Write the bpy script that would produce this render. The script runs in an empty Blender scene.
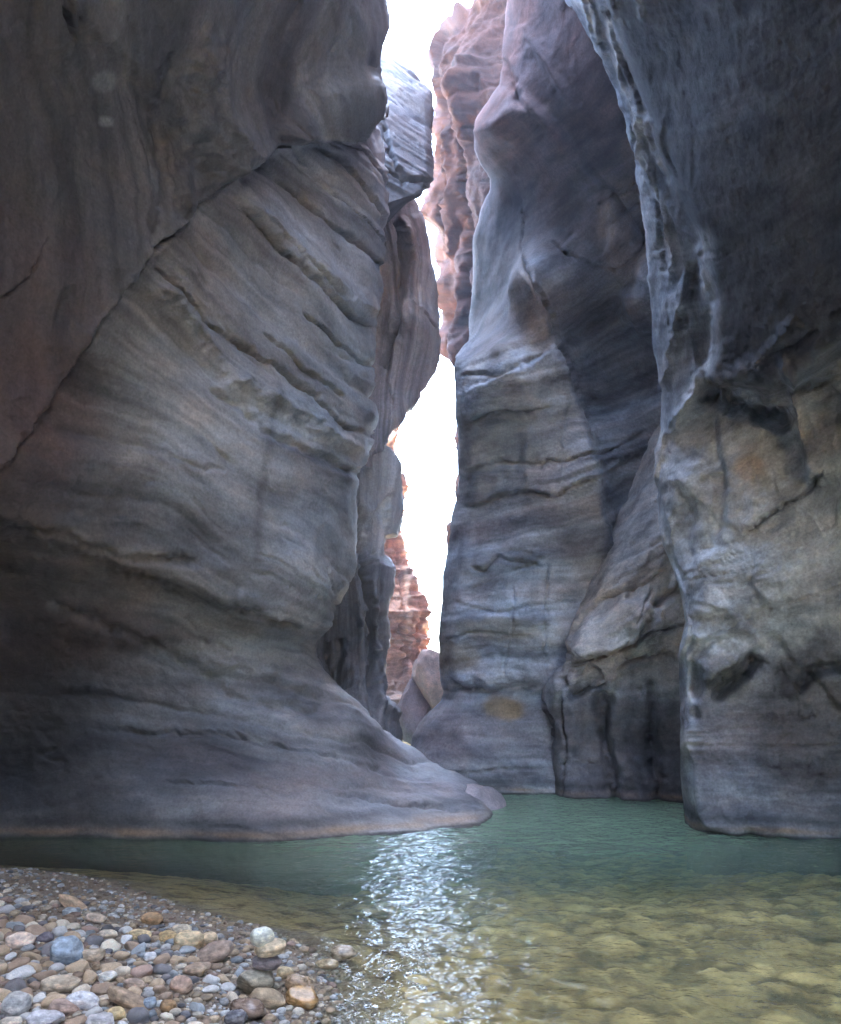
import bpy, math, random
import numpy as np
from mathutils import Vector, Matrix, noise as mnoise

random.seed(7); RNG = np.random.default_rng(7)
R = math.radians
scene = bpy.context.scene
COL = scene.collection

# ------------------------------------------------------------------ camera
F, CX, YH, HC = 760.0, 420.5, 690.0, 1.5      # focal length (px), centre column, horizon row, eye height
W, H = 841, 1024
cam = bpy.data.cameras.new('camera'); camo = bpy.data.objects.new('camera', cam); COL.objects.link(camo)
cam.sensor_fit = 'HORIZONTAL'; cam.sensor_width = 36.0; cam.lens = 36.0 * F / W
cam.shift_y = (YH - H / 2) / W
cam.clip_start = 0.05; cam.clip_end = 3000
camo.location = (0, 0, HC); camo.rotation_euler = (R(90), 0, 0)
scene.camera = camo

def at(px, py, d):
    px = np.asarray(px, float); py = np.asarray(py, float); d = np.asarray(d, float)
    return np.stack([(px - CX) * d / F, d + 0 * px, HC + (YH - py) * d / F], -1)

# ------------------------------------------------------------------ noise
_perm = np.random.default_rng(3).permutation(4096).astype(np.int64)
_grad = np.random.default_rng(4).normal(size=(4096, 3)); _grad /= np.linalg.norm(_grad, axis=1)[:, None]
def _h(i, j, k):
    return _perm[(_perm[(_perm[i & 4095] + j) & 4095] + k) & 4095]
def perlin(p):
    pi = np.floor(p).astype(np.int64); pf = p - pi
    u = pf * pf * pf * (pf * (pf * 6 - 15) + 10)
    out = 0
    for a in (0, 1):
        wa = u[..., 0] if a else 1 - u[..., 0]
        for b in (0, 1):
            wb = u[..., 1] if b else 1 - u[..., 1]
            for c in (0, 1):
                wc = u[..., 2] if c else 1 - u[..., 2]
                g = _grad[_h(pi[..., 0] + a, pi[..., 1] + b, pi[..., 2] + c)]
                d = (g[..., 0] * (pf[..., 0] - a) + g[..., 1] * (pf[..., 1] - b) + g[..., 2] * (pf[..., 2] - c))
                out = out + wa * wb * wc * d
    return out * 1.5
def fbm(p, oct=5, gain=0.5, lac=2.03, ridged=False):
    s = 0; a = 1.0; q = np.array(p, float); n = 0
    for i in range(oct):
        v = perlin(q + 17.3 * i)
        if ridged: v = 1 - 2 * np.abs(v) * 1.6
        s = s + a * v; n += a; a *= gain; q = q * lac
    return s / n * 1.4
def facet(p, cell, k=9.0, seed=0, sub=0.0):
    """angular joint faces: randomly tilted planes, one per cell, meeting in fairly crisp edges"""
    q = p / cell; qi = np.floor(q).astype(np.int64); num = 0; den = 0
    for a in (-1, 0, 1):
        for b in (-1, 0, 1):
            for c in (-1, 0, 1):
                h = _h(qi[..., 0] + a + seed, qi[..., 1] + b, qi[..., 2] + c)
                g = _grad[h]; jit = _grad[(h * 7 + 13) & 4095] * 0.45
                d = q - (qi + np.array((a, b, c)) + 0.5 + jit)
                w = np.exp(-k * (d * d).sum(-1)); num = num + w * ((g * d).sum(-1) + 0.5 * jit[..., 0]); den = den + w
    return num / (den + 1e-12) + (sub * facet(p * 1.07 + 3.3, cell * 0.42, k, seed + 5) if sub else 0)
def hash1(n):
    x = np.sin(np.asarray(n, float) * 127.1 + 11.7) * 43758.5453
    return x - np.floor(x)
def sstep(a, b, x):
    t = np.clip((x - a) / (b - a), 0, 1); return t * t * (3 - 2 * t)

# ------------------------------------------------------------------ thin plate interpolation
def tps(pts, smooth=1e-3):
    pts = np.array(pts, float); xy = pts[:, :2] / 100.0; v = pts[:, 2]; n = len(v)
    def U(r2): return 0.5 * r2 * np.log(r2 + 1e-9)
    K = U(((xy[:, None] - xy[None]) ** 2).sum(-1)) + smooth * np.eye(n)
    P = np.concatenate([np.ones((n, 1)), xy], 1)
    A = np.zeros((n + 3, n + 3)); A[:n, :n] = K; A[:n, n:] = P; A[n:, :n] = P.T
    c = np.linalg.solve(A, np.concatenate([v, np.zeros(3)]))
    def f(px, py):
        q = np.stack([px, py], -1) / 100.0
        out = c[n] + c[n + 1] * q[..., 0] + c[n + 2] * q[..., 1]
        for i in range(n):
            out = out + c[i] * U(((q - xy[i]) ** 2).sum(-1))
        return out
    return f
def strata_field(lines, n=5):
    pts = []
    for s, pl in lines:
        pl = np.array(pl, float); L = np.r_[0, np.cumsum(np.hypot(*np.diff(pl, axis=0).T))]
        for t in np.linspace(0, L[-1], n):
            pts.append((np.interp(t, L, pl[:, 0]), np.interp(t, L, pl[:, 1]), s))
    return tps(pts, 2e-2)
def poly_dist(px, py, pl):
    """distance, signed distance (positive to the right of travel on screen), fraction along"""
    best = np.full(px.shape, 1e9); sd = np.zeros(px.shape); fr = np.zeros(px.shape)
    pl = np.array(pl, float); seg = np.hypot(*np.diff(pl, axis=0).T); tot = seg.sum(); acc = 0
    for (x0, y0), (x1, y1), l in zip(pl[:-1], pl[1:], seg):
        dx, dy = (x1 - x0) / l, (y1 - y0) / l
        t = np.clip((px - x0) * dx + (py - y0) * dy, 0, l)
        ex, ey = px - x0 - t * dx, py - y0 - t * dy
        d = np.hypot(ex, ey); m = d < best
        best = np.where(m, d, best); sd = np.where(m, np.where(dx * (py - y0) - dy * (px - x0) > 0, d, -d), sd)
        fr = np.where(m, (acc + t) / tot, fr); acc += l
    return best, sd, fr
def layers(S, k, seed, sharp=3.0):
    """layer relief: rounded beds of random thickness and strength parted by narrow recesses, about -1..0.6"""
    t = S * k + 0.35 * np.sin(S * k * 1.7 + seed) ; c = np.floor(t); f = t - c
    amp = 0.35 + 0.9 * hash1(c + seed * 31.7); off = (hash1(c + seed * 7.3 + 5) - 0.5) * 0.9
    skew = f ** (0.6 + 0.9 * hash1(c + seed * 3.1))
    b = 1 - np.abs(2 * skew - 1) ** sharp
    off2 = (hash1(c + 1 + seed * 7.3 + 5) - 0.5) * 0.9
    w = sstep(0.8, 1.0, f)
    return amp * (b - 0.7) * 0.6 + off * (1 - w) + off2 * w

# ------------------------------------------------------------------ object helpers
def mesh_from_arrays(name, verts, quads, mat, smooth=True, attrs=None):
    me = bpy.data.meshes.new(name)
    nv, nf = len(verts), len(quads); k = quads.shape[1]
    me.vertices.add(nv); me.vertices.foreach_set('co', np.asarray(verts, np.float32).ravel())
    me.loops.add(nf * k); me.loops.foreach_set('vertex_index', np.asarray(quads, np.int32).ravel())
    me.polygons.add(nf); me.polygons.foreach_set('loop_start', np.arange(0, nf * k, k, dtype=np.int32))
    me.polygons.foreach_set('use_smooth', np.full(nf, smooth, dtype=bool))
    for an, av in (attrs or {}).items():
        av = np.asarray(av, np.float32)
        if av.ndim == 2:
            a = me.attributes.new(an, 'FLOAT_COLOR', 'POINT'); a.data.foreach_set('color', np.c_[av, np.ones(nv)].astype(np.float32).ravel())
        else:
            a = me.attributes.new(an, 'FLOAT', 'POINT'); a.data.foreach_set('value', av)
    me.materials.append(mat); me.update(calc_edges=True); me.validate()
    o = bpy.data.objects.new(name, me); COL.objects.link(o)
    return o
def grid_quads(nr, nc, flip=False):
    i = np.arange(nr - 1)[:, None] * nc + np.arange(nc - 1)[None]
    q = np.stack([i, i + 1, i + nc + 1, i + nc], -1).reshape(-1, 4)
    return q[:, ::-1] if flip else q
def tag(o, label=None, cat=None, group=None, kind=None):
    for k, v in (('label', label), ('category', cat), ('group', group), ('kind', kind)):
        if v: o[k] = v
    return o

# ------------------------------------------------------------------ node helpers
def new_mat(name):
    m = bpy.data.materials.new(name); m.use_nodes = True
    nt = m.node_tree; nt.nodes.clear()
    return m, nt, nt.nodes.new('ShaderNodeOutputMaterial')
def N(nt, t, **kw):
    n = nt.nodes.new(t)
    for k, v in kw.items():
        if k.startswith('_'): setattr(n, k[1:], v)
        else: n.inputs[k.replace('__', ' ')].default_value = v
    return n
def ramp(nt, stops):
    n = nt.nodes.new('ShaderNodeValToRGB'); e = n.color_ramp.elements
    while len(e) < len(stops): e.new(0.5)
    for el, (p, c) in zip(e, stops):
        el.position = p; el.color = (*c, 1) if len(c) == 3 else c
    return n

def rock_material(name, rough=0.55, bump=0.5, fine=1.0, spec=0.5, bedded=True, lat=0.15):
    m, nt, out = new_mat(name); L = nt.links.new
    b = N(nt, 'ShaderNodeBsdfPrincipled'); b.inputs['Specular IOR Level'].default_value = spec
    at_ = N(nt, 'ShaderNodeAttribute', _attribute_name='rock_color')
    tc = N(nt, 'ShaderNodeTexCoord')
    mp = N(nt, 'ShaderNodeMapping'); mp.inputs['Scale'].default_value = (1, 1, 2.6); L(tc.outputs['Object'], mp.inputs['Vector'])
    ab = N(nt, 'ShaderNodeAttribute', _attribute_name='bed'); sp = N(nt, 'ShaderNodeSeparateXYZ'); L(tc.outputs['Object'], sp.inputs[0])
    cb = N(nt, 'ShaderNodeCombineXYZ'); L(ab.outputs['Fac'], cb.inputs[2])
    for i_ in (0, 1):
        mm = N(nt, 'ShaderNodeMath', _operation='MULTIPLY'); mm.inputs[1].default_value = lat; L(sp.outputs[i_], mm.inputs[0]); L(mm.outputs[0], cb.inputs[i_])
    n1 = N(nt, 'ShaderNodeTexNoise', Scale=(4.0 if bedded else 3.5 * fine), Detail=8.0, Roughness=0.62); L((cb if bedded else mp).outputs[0], n1.inputs['Vector'])
    n2 = N(nt, 'ShaderNodeTexNoise', Scale=38.0 * fine, Detail=6.0, Roughness=0.7); L(tc.outputs['Object'], n2.inputs['Vector'])
    r1 = ramp(nt, [(0.33, (0.52, 0.51, 0.52)), (0.5, (1.0, 1.0, 1.0)), (0.67, (1.48, 1.46, 1.43))]); L(n1.outputs['Fac'], r1.inputs[0])
    r2 = ramp(nt, [(0.3, (0.76, 0.76, 0.76)), (0.7, (1.24, 1.24, 1.24))]); L(n2.outputs['Fac'], r2.inputs[0])
    m1 = N(nt, 'ShaderNodeMixRGB', _blend_type='MULTIPLY', Fac=1.0); L(at_.outputs['Color'], m1.inputs[1]); L(r1.outputs[0], m1.inputs[2])
    m2 = N(nt, 'ShaderNodeMixRGB', _blend_type='MULTIPLY', Fac=1.0); L(m1.outputs[0], m2.inputs[1]); L(r2.outputs[0], m2.inputs[2])
    n3 = N(nt, 'ShaderNodeTexNoise', Scale=1.1 * fine, Detail=7.0, Roughness=0.7); L(mp.outputs[0], n3.inputs['Vector'])
    r3 = ramp(nt, [(0.36, (0.84, 0.98, 1.12)), (0.5, (1.0, 1.0, 1.0)), (0.64, (1.18, 0.98, 0.86))]); L(n3.outputs['Fac'], r3.inputs[0])
    m3 = N(nt, 'ShaderNodeMixRGB', _blend_type='MULTIPLY', Fac=0.45 if bedded else 0.3); L(m2.outputs[0], m3.inputs[1]); L(r3.outputs[0], m3.inputs[2])
    n4 = N(nt, 'ShaderNodeTexNoise', Scale=13.0 * fine, Detail=9.0, Roughness=0.75); L(tc.outputs['Object'], n4.inputs['Vector'])
    r4 = ramp(nt, [(0.40, (0.55, 0.54, 0.54)), (0.50, (1.0, 1.0, 1.0)), (0.58, (1.12, 1.12, 1.1)), (0.66, (1.6, 1.58, 1.54))]); L(n4.outputs['Fac'], r4.inputs[0])
    m4 = N(nt, 'ShaderNodeMixRGB', _blend_type='MULTIPLY', Fac=0.30 if bedded else 0.25); L(m3.outputs[0], m4.inputs[1]); L(r4.outputs[0], m4.inputs[2])
    L(m4.outputs[0], b.inputs['Base Color'])
    rr = N(nt, 'ShaderNodeMapRange'); rr.inputs[3].default_value = rough - 0.12; rr.inputs[4].default_value = rough + 0.18
    L(n1.outputs['Fac'], rr.inputs[0]); L(rr.outputs[0], b.inputs['Roughness'])
    vor = N(nt, 'ShaderNodeTexVoronoi', Scale=5.0 * fine, _feature='DISTANCE_TO_EDGE')
    nd = N(nt, 'ShaderNodeTexNoise', Scale=2.0, Detail=4.0); L(mp.outputs[0], nd.inputs['Vector'])
    mx = N(nt, 'ShaderNodeMixRGB', Fac=0.35); L(mp.outputs[0], mx.inputs[1]); L(nd.outputs['Color'], mx.inputs[2]); L(mx.outputs[0], vor.inputs['Vector'])
    vr = ramp(nt, [(0.0, (0, 0, 0)), (0.02, (1, 1, 1))]); L(vor.outputs['Distance'], vr.inputs[0])
    b1 = N(nt, 'ShaderNodeBump', Strength=0.9 * bump, Distance=0.035 / fine); L(n1.outputs['Fac'], b1.inputs['Height'])
    b2 = N(nt, 'ShaderNodeBump', Strength=0.9 * bump, Distance=0.022 / fine); L(n2.outputs['Fac'], b2.inputs['Height']); L(b1.outputs[0], b2.inputs['Normal'])
    b3 = N(nt, 'ShaderNodeBump', Strength=0.18 * bump, Distance=0.012); L(vr.outputs[0], b3.inputs['Height']); L(b2.outputs[0], b3.inputs['Normal'])
    L(b3.outputs[0], b.inputs['Normal']); L(b.outputs[0], out.inputs[0])
    return m
M_ROCK = rock_material('weathered_sandstone')
M_JOINT = rock_material('jointed_sandstone', lat=0.6, rough=0.75, spec=0.2)
M_BED_ROCK = rock_material('bedded_sandstone', lat=0.3, rough=0.78, spec=0.15)
M_RED = rock_material('red_sandstone', rough=0.8, bump=0.5, fine=0.7, spec=0.2)

GREY = np.array((0.33, 0.332, 0.345)); PURP = np.array((0.25, 0.215, 0.23)); TAN = np.array((0.40, 0.345, 0.30))
PALE = np.array((0.52, 0.52, 0.52)); DARK = np.array((0.085, 0.075, 0.075)); RED = np.array((0.19, 0.105, 0.088)); OCH = np.array((0.42, 0.27, 0.10))
ORANGE = np.array((0.36, 0.215, 0.15)); MAROON = np.array((0.17, 0.075, 0.06))

# ------------------------------------------------------------------ the relief builder
def cliff(label, side, edge, y0, y1, outer, depth, strata=None, feats=(), amp=(0.10, 0.04), rough=0.10, rnd=(30, 0.8),
          step=1.9, back=(4.0, 2.2), ext=None, top=None, color=None, mat=None, stripes=(1.0, 3.1), edge_noise=2.0, seed=0.0, hf=0.25, bed_scale=0.36, smask=None, fac=0.0, fcell=0.8, smask2=None, vw=0.35, fk=14.0, crev=0.085):
    """A rock face with real depth: rows by cols over (px, py) with metric depth, side=+1 when its free edge is on the right.
    feats: (kind, polyline, width_px, metres[, range_px])  kinds: groove, ridge, step(raises the side to the right of travel)"""
    ys = np.arange(y0, y1 + step, step); nr = len(ys)
    e = np.interp(ys, *np.array(edge, float).T)
    e = e + edge_noise * fbm(np.stack([ys * 0.03, ys * 0 + seed, ys * 0], -1), 4)
    o = np.interp(ys, *np.array(outer, float).T) if isinstance(outer, (list, tuple)) else np.full(nr, float(outer))
    o = np.where(side > 0, np.minimum(o, e - 20), np.maximum(o, e + 20))
    nc = max(12, int(np.max(np.abs(e - o)) / step))
    t = np.linspace(0, 1, nc); t = 0.8 * t + 0.2 * (1 - (1 - t) ** 2)
    px = o[:, None] + (e - o)[:, None] * t[None]; py = np.repeat(ys[:, None], nc, 1)
    Df = tps(depth, 5e-3); D = Df(px, py)
    s = np.clip(1 - np.abs(px - e[:, None]) / rnd[0], 0, 1)
    D = D + rnd[1] * (1 - np.sqrt(np.clip(1 - s * s, 0, 1)))
    for f in feats:
        if f[0] not in ('dstep', 'wedge'): continue
        jx = 3 * fbm(np.stack([px * 0.03, py * 0.03, 0 * px + seed], -1), 3); jy = 3 * fbm(np.stack([px * 0.03, py * 0.03, 0 * px + seed + 7], -1), 3)
        sd = np.min([poly_dist(px + jx, py + jy, pl)[1] for pl in (f[1] if f[0] == 'wedge' else [f[1]])], axis=0)
        D = D - f[3] * (0.5 + 0.5 * np.tanh(sd / f[2])) * np.exp(-np.clip(sd, 0, None) / f[4])
    P = at(px, py, D)
    S = strata(px, py) if strata is not None else P[..., 2] * 1.6
    # normals towards the viewer
    du = np.gradient(P, axis=1); dv = np.gradient(P, axis=0); n = np.cross(du, dv)
    n /= np.linalg.norm(n, axis=-1, keepdims=True) + 1e-9
    view = np.array((0, 0, HC)) - P
    n *= np.sign((n * view).sum(-1, keepdims=True))
    # soften normals so displacement stays smooth
    for _ in range(6):
        n[1:-1] = (n[:-2] + n[1:-1] * 2 + n[2:]) / 4; n[:, 1:-1] = (n[:, :-2] + n[:, 1:-1] * 2 + n[:, 2:]) / 4
    n /= np.linalg.norm(n, axis=-1, keepdims=True) + 1e-9
    warp = fbm(P * 0.7 + seed, 4)
    Sw = S + 0.22 * warp + 0.05 * fbm(P * 3 + seed, 3)
    mask = np.clip(0.75 + 0.9 * fbm(P * 0.45 + 40 + seed, 3), 0.15, 1.6)
    sm = smask(px, py) if smask else 1.0
    disp = amp[0] * layers(Sw, stripes[0], seed + 1.3) * mask * sm + amp[1] * layers(Sw, stripes[1], seed + 2.7, 2.0) * mask * sm
    disp = disp + rough * (0.35 + 0.65 * smask2(px, py) if smask2 else 1.0) * fbm(P * np.array((0.8, 0.8, 1.1)) + seed * 3, 4, 0.40) + 0.28 * rough * hf * fbm(P * 5.5 + seed, 4, 0.6, ridged=True)
    # long irregular bedding crevices, open here and closed there
    for sc_, wd_, dp_ in ((0.9, 0.030, 1.0), (2.1, 0.035, 0.55), (4.3, 0.05, 0.30)):
        q = np.stack([Sw * sc_ + 3.7 * sc_, P[..., 0] * 0.22 * sc_, P[..., 1] * 0.22 * sc_ + seed], -1)
        nn = perlin(q) + 0.06 * perlin(q * 5.3)
        opn = np.clip(fbm(P * 0.9 + 50 * sc_ + seed, 4, 0.6) * 1.8 - 0.05, 0, 1)
        disp = disp - crev * dp_ * opn * np.exp(-(nn / wd_) ** 2) * (0.4 + 0.6 * sm)
        disp = disp + 0.35 * crev * dp_ * opn * np.exp(-np.clip(nn, 0, None) / 0.16) * (nn > 0)
    # pits
    pt = fbm(P * 4.2 + 77 + seed, 3, 0.6); disp = disp - 0.25 * crev * np.clip(pt - 0.42, 0, 0.4) / 0.4 * (0.4 + 0.6 * np.minimum(sm, 1))
    if fac: disp = disp + fac * facet(P * np.array((1, 1, 0.75)) + 0.25 * np.stack([fbm(P * 1.3, 3), fbm(P * 1.3 + 5, 3), fbm(P * 1.3 + 9, 3)], -1), fcell, fk, int(seed), 0.14) * (smask2(px, py) if smask2 else 1.0)
    wob = fbm(np.stack([px * 0.035, py * 0.035, 0 * px + seed], -1), 3) * 5.0 + 2.2 * fbm(np.stack([px * 0.13, py * 0.13, 0 * px + seed], -1), 3)
    wob2 = fbm(np.stack([px * 0.035, py * 0.035, 0 * px + 9 + seed], -1), 3) * 5.0 + 2.2 * fbm(np.stack([px * 0.13, py * 0.13, 0 * px + 9 + seed], -1), 3)
    for f in feats:
        kind, pl, w, hgt = f[:4]
        if kind in ('dstep', 'wedge'): continue
        d, sd, fr = poly_dist(px + wob * min(1, w / 6 + 0.35), py + wob2 * min(1, w / 6 + 0.35), pl)
        endf = sstep(0, 0.07, fr) * sstep(0, 0.07, 1 - fr) if kind != 'step' else 1.0
        if kind == 'groove':
            gw = w * (0.42 if w < 5 else 0.75) * np.clip(1 + wob2 * 0.12, 0.5, 1.6); gk = endf * np.clip(0.75 + wob * 0.14, 0.15, 1.5)
            disp = disp - hgt * 1.15 * gk * np.exp(-(d / gw) ** 2) + 0.30 * hgt * gk * np.where(sd < 0, np.exp(-d / (4.5 * w)), 0) * (1 - np.exp(-(d / gw) ** 2))
        elif kind == 'ridge': disp = disp + hgt * endf * np.exp(-np.abs(d / w) ** 1.3) * np.clip(0.85 + wob * 0.1, 0.3, 1.5)
        elif kind == 'step':
            rg = f[4] if len(f) > 4 else 60
            ends = sstep(0, 0.1, fr) * sstep(0, 0.1, 1 - fr)
            disp = disp + hgt * (0.5 + 0.5 * np.tanh(sd / w)) * np.exp(-np.clip(sd, 0, None) / rg) * ends
    vd = view / np.linalg.norm(view, axis=-1, keepdims=True); dn = n * (1 - vw) + vd * vw; dn /= np.linalg.norm(dn, axis=-1, keepdims=True)
    P = P + dn * disp[..., None]; Bd = Sw * bed_scale
    c = color(px, py, P, Sw, disp)
    zz = P[..., 2] + 0.022 * fbm(P * 2.5, 4)          # tide marks: dark wet rim, rusty crust, thin dark film above
    c = mixc(c, DARK * 0.7, 0.55 * np.exp(-((zz - 0.17) / 0.05) ** 2)); c = mixc(c, np.array((0.42, 0.27, 0.16)), (0.55 + 0.9 * fbm(P * np.array((1.2, 1.2, 3)) + 4, 4)).clip(0, 0.85) * np.exp(-((zz - 0.065) / 0.035) ** 2)); c = mixc(c, np.array((0.05, 0.04, 0.03)), 0.9 * (1 - sstep(0.008, 0.03, zz)))
    # behind the free edge: carry on away from the viewer and inwards, a real flank
    nb = 14; k = np.linspace(0, 1, nb + 1)[1:]
    ray = np.stack([(e - CX) / F, np.ones(nr), np.zeros(nr)], -1); ray /= np.linalg.norm(ray, axis=1)[:, None]
    Pe = P[:, -1]
    Bk = Pe[:, None] + ray[:, None] * (back[0] * k ** 1.1)[None, :, None] + np.array((-side, 0, 0)) * (back[1] * k ** 0.8)[None, :, None]
    Bk = Bk + 0.25 * k[None, :, None] * np.stack([fbm(Bk * 0.8 + 5, 3), fbm(Bk * 0.8 + 15, 3), 0 * Bk[..., 0]], -1)
    P = np.concatenate([P, Bk], 1); c = np.concatenate([c, np.repeat(c[:, -1:], nb, 1)], 1); Bd = np.concatenate([Bd, np.repeat(Bd[:, -1:], nb, 1)], 1)
    if ext is not None:          # the wall carries on unseen past the frame, closed around the viewer to block light
        Pe = P[:, :1]; ex = np.array(ext, float); ne = len(ex); cols = []
        z = Pe[:, 0, 2]
        for i in range(ne):
            tx, ty, lean = ex[i]
            q = np.stack([tx + lean * z, np.full(nr, ty), z], -1)
            q[:, 0] += 0.5 * fbm(q * 0.5 + seed, 3)
            cols.append(q)
        seq = np.stack([Pe[:, 0]] + cols, 1); sub = 8; full = []
        for i in range(len(cols)):
            for j in range(sub): full.append(seq[:, i] + (seq[:, i + 1] - seq[:, i]) * j / sub)
        full.append(seq[:, -1]); full = np.stack(full, 1)[:, 1:]
        full = full + 0.25 * np.stack([fbm(full * 0.7, 4), 0 * full[..., 0], 0 * full[..., 0]], -1) 
        P = np.concatenate([full[:, ::-1], P], 1); c = np.concatenate([np.repeat(c[:, :1], full.shape[1], 1), c], 1); Bd = np.concatenate([np.repeat(Bd[:, :1], full.shape[1], 1), Bd], 1)
    if top is not None:          # and on upwards, unseen, shaped to steer the skylight: (metres up, lean away)
        hgt, lean, nt_ = top
        Pt = P[0]; rows = []
        k = np.linspace(0, 1, nt_ + 1)[1:]
        for kk in k:
            q = Pt.copy(); zt = Pt[:, 2] + (hgt - Pt[:, 2]) * kk
            lv = lean if np.isscalar(lean) else lean[0] + (lean[1] - lean[0]) * sstep(lean[2], lean[3], Pt[:, 1])
            q[:, 0] += -side * lv * kk ** 1.3 + 0.5 * kk * fbm(np.stack([Pt[:, 1] * 0.3, zt * 0.3, 0 * zt + seed], -1), 3)
            q[:, 2] = zt; rows.append(q)
        P = np.concatenate([np.stack(rows[::-1], 0), P], 0); c = np.concatenate([np.repeat(c[:1], nt_, 0), c], 0); Bd = np.concatenate([Bd[:1] + (hgt - Pt[None, :, 2]) * k[::-1][:, None], Bd], 0)
    nr, nc = P.shape[:2]
    ob = mesh_from_arrays('cliff', P.reshape(-1, 3), grid_quads(nr, nc, flip=side < 0), mat or M_ROCK, True,
                          {'rock_color': np.clip(c.reshape(-1, 3), 0.01, 0.85), 'bed': Bd.ravel()})
    tag(ob, label, None, None, 'structure')
    return ob

def mixc(a, b, t):
    return a + (b - a) * np.clip(t, 0, 1)[..., None]
def base_color(px, py, P, S, seed=0, red=0.0):
    """bands of the beds, blotches of desert varnish, streaks of wash below ledges"""
    bnd = hash1(np.floor(S * 2.3 + seed)) ; f = S * 2.3 + seed; fr = f - np.floor(f)
    nb = hash1(np.floor(S * 2.3 + seed) + 1); bnd = bnd + (nb - bnd) * sstep(0.55, 1, fr)
    fine = fbm(np.stack([S * 9, P[..., 0] * 0.4, P[..., 1] * 0.4], -1), 4)
    blot = fbm(P * 0.6 + 9 + seed, 5, 0.55)
    c = mixc(GREY * 1.12 + 0 * P, PURP * 0.88, 0.6 * bnd + 1.0 * blot + 0.1)
    c = mixc(c, TAN, 0.8 * (hash1(np.floor(S * 1.1 + seed + 3)) - 0.5) + 0.6 * fbm(P * 0.5 + 30 + seed, 4))
    c = c * (1 + 0.42 * fine)[..., None]
    c = mixc(c, DARK * 1.1, 1.1 * np.clip(fbm(P * np.array((0.55, 0.55, 1.3)) + 120 + seed, 5, 0.6) - 0.18, 0, 0.6))
    band = fbm(np.stack([S * 1.5 + seed, P[..., 0] * 0.12, P[..., 1] * 0.12], -1), 5, 0.62)
    c = c * np.exp(0.75 * band)[..., None]
    streak = fbm(np.stack([P[..., 0] * 3.2, P[..., 1] * 3.2, P[..., 2] * 0.35], -1) + seed, 4, 0.6)
    c = c * (1 - 0.35 * np.clip(streak, 0, 1) * sstep(-0.1, 0.5, blot))[..., None]
    c = mixc(c, PALE, 1.6 * np.clip(fbm(P * np.array((0.8, 0.8, 1.8)) + 70 + seed, 6, 0.65) - 0.28, 0, 0.5))
    # bleached waterline crust and brown damp band at the very foot
    z = P[..., 2] + 0.05 * fbm(P * 1.5, 4)
    c = mixc(c, PALE * 0.8, 0.35 * np.exp(-((z - 0.42) / 0.12) ** 2) * np.clip(0.5 + fbm(P * 4, 3), 0, 1))
    return c
def patch(c, px, py, x, y, rx, ry, colr, k, P, sharp=0.35):
    d = np.hypot((px - x) / rx, (py - y) / ry) + 0.5 * fbm(P * 2.0 + x, 4)
    return mixc(c, np.array(colr), k * (1 - sstep(1 - sharp, 1 + sharp, d)))
def line_tint(c, px, py, pl, w, colr, k, P):
    d, _, fr = poly_dist(px + 4 * fbm(P * 3, 3), py + 4 * fbm(P * 3 + 9, 3), pl)
    return mixc(c, np.array(colr), k * np.exp(-(d / w) ** 2))

# ================================================================== LEFT MAIN WALL
S_left = strata_field([
    (0, [(-150, 890), (270, 870), (507, 850)]), (1, [(-150, 790), (200, 792), (350, 795), (470, 806)]),
    (2, [(-150, 695), (150, 705), (300, 735), (400, 760)]), (3, [(-150, 600), (100, 628), (200, 660), (330, 692)]),
    (4, [(-100, 545), (120, 570), (220, 600), (320, 640)]), (5, [(-50, 480), (100, 518), (200, 560), (345, 620)]),
    (6, [(40, 410), (150, 440), (230, 490), (300, 550), (355, 580)]), (7, [(90, 360), (180, 410), (250, 460), (310, 490), (360, 512)]),
    (8, [(130, 310), (200, 370), (260, 420), (320, 450), (372, 475)]), (9, [(155, 265), (210, 330), (280, 390), (330, 420), (375, 440)]),
    (10, [(190, 240), (250, 300), (310, 350), (372, 390)]), (11, [(230, 205), (290, 265), (340, 310), (372, 345)]),
    (12, [(260, 180), (320, 235), (375, 285)]), (13, [(290, 155), (340, 195), (390, 235)]), (14, [(320, 140), (390, 195)])], 4)
S_over = strata_field([(0, [(-150, 500), (-150, -200)]), (2.5, [(20, 430), (40, 200), (20, 0), (20, -200)]),
    (5, [(110, 300), (105, 150), (70, 0), (60, -200)]), (7, [(165, 235), (155, 120), (150, 0), (150, -200)]),
    (8.5, [(210, 195), (185, 90), (215, 0), (220, -200)]), (10, [(260, 150), (235, 80), (280, -20), (290, -200)]), (13, [(345, 120), (340, 50), (390, -30), (395, -200)])], 5)
CRACK = [(-160, 560), (0, 452), (40, 405), (100, 320), (152, 256), (200, 205), (262, 150), (300, 138), (352, 122), (400, 100)]
def S_left_all(px, py):
    _, sd, _ = poly_dist(px, py, CRACK)
    return np.where(sd > 0, S_left(px, py), 40 + 0.45 * S_over(px, py))
left_edge = [(-200, 398), (-100, 388), (0, 383), (20, 388), (32, 390), (42, 386), (56, 370), (70, 367), (90, 366), (108, 361), (113, 362), (130, 378),
             (165, 387), (200, 388), (240, 388), (262, 386), (290, 380), (312, 372), (350, 373), (420, 374), (440, 374), (456, 371), (470, 366), (482, 358),
             (500, 356), (540, 357), (562, 355), (580, 350), (600, 336), (615, 324), (628, 319), (645, 317), (668, 322), (690, 338), (715, 370), (742, 400),
             (768, 440), (786, 476), (800, 489), (815, 496), (822, 497), (900, 497)]
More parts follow.
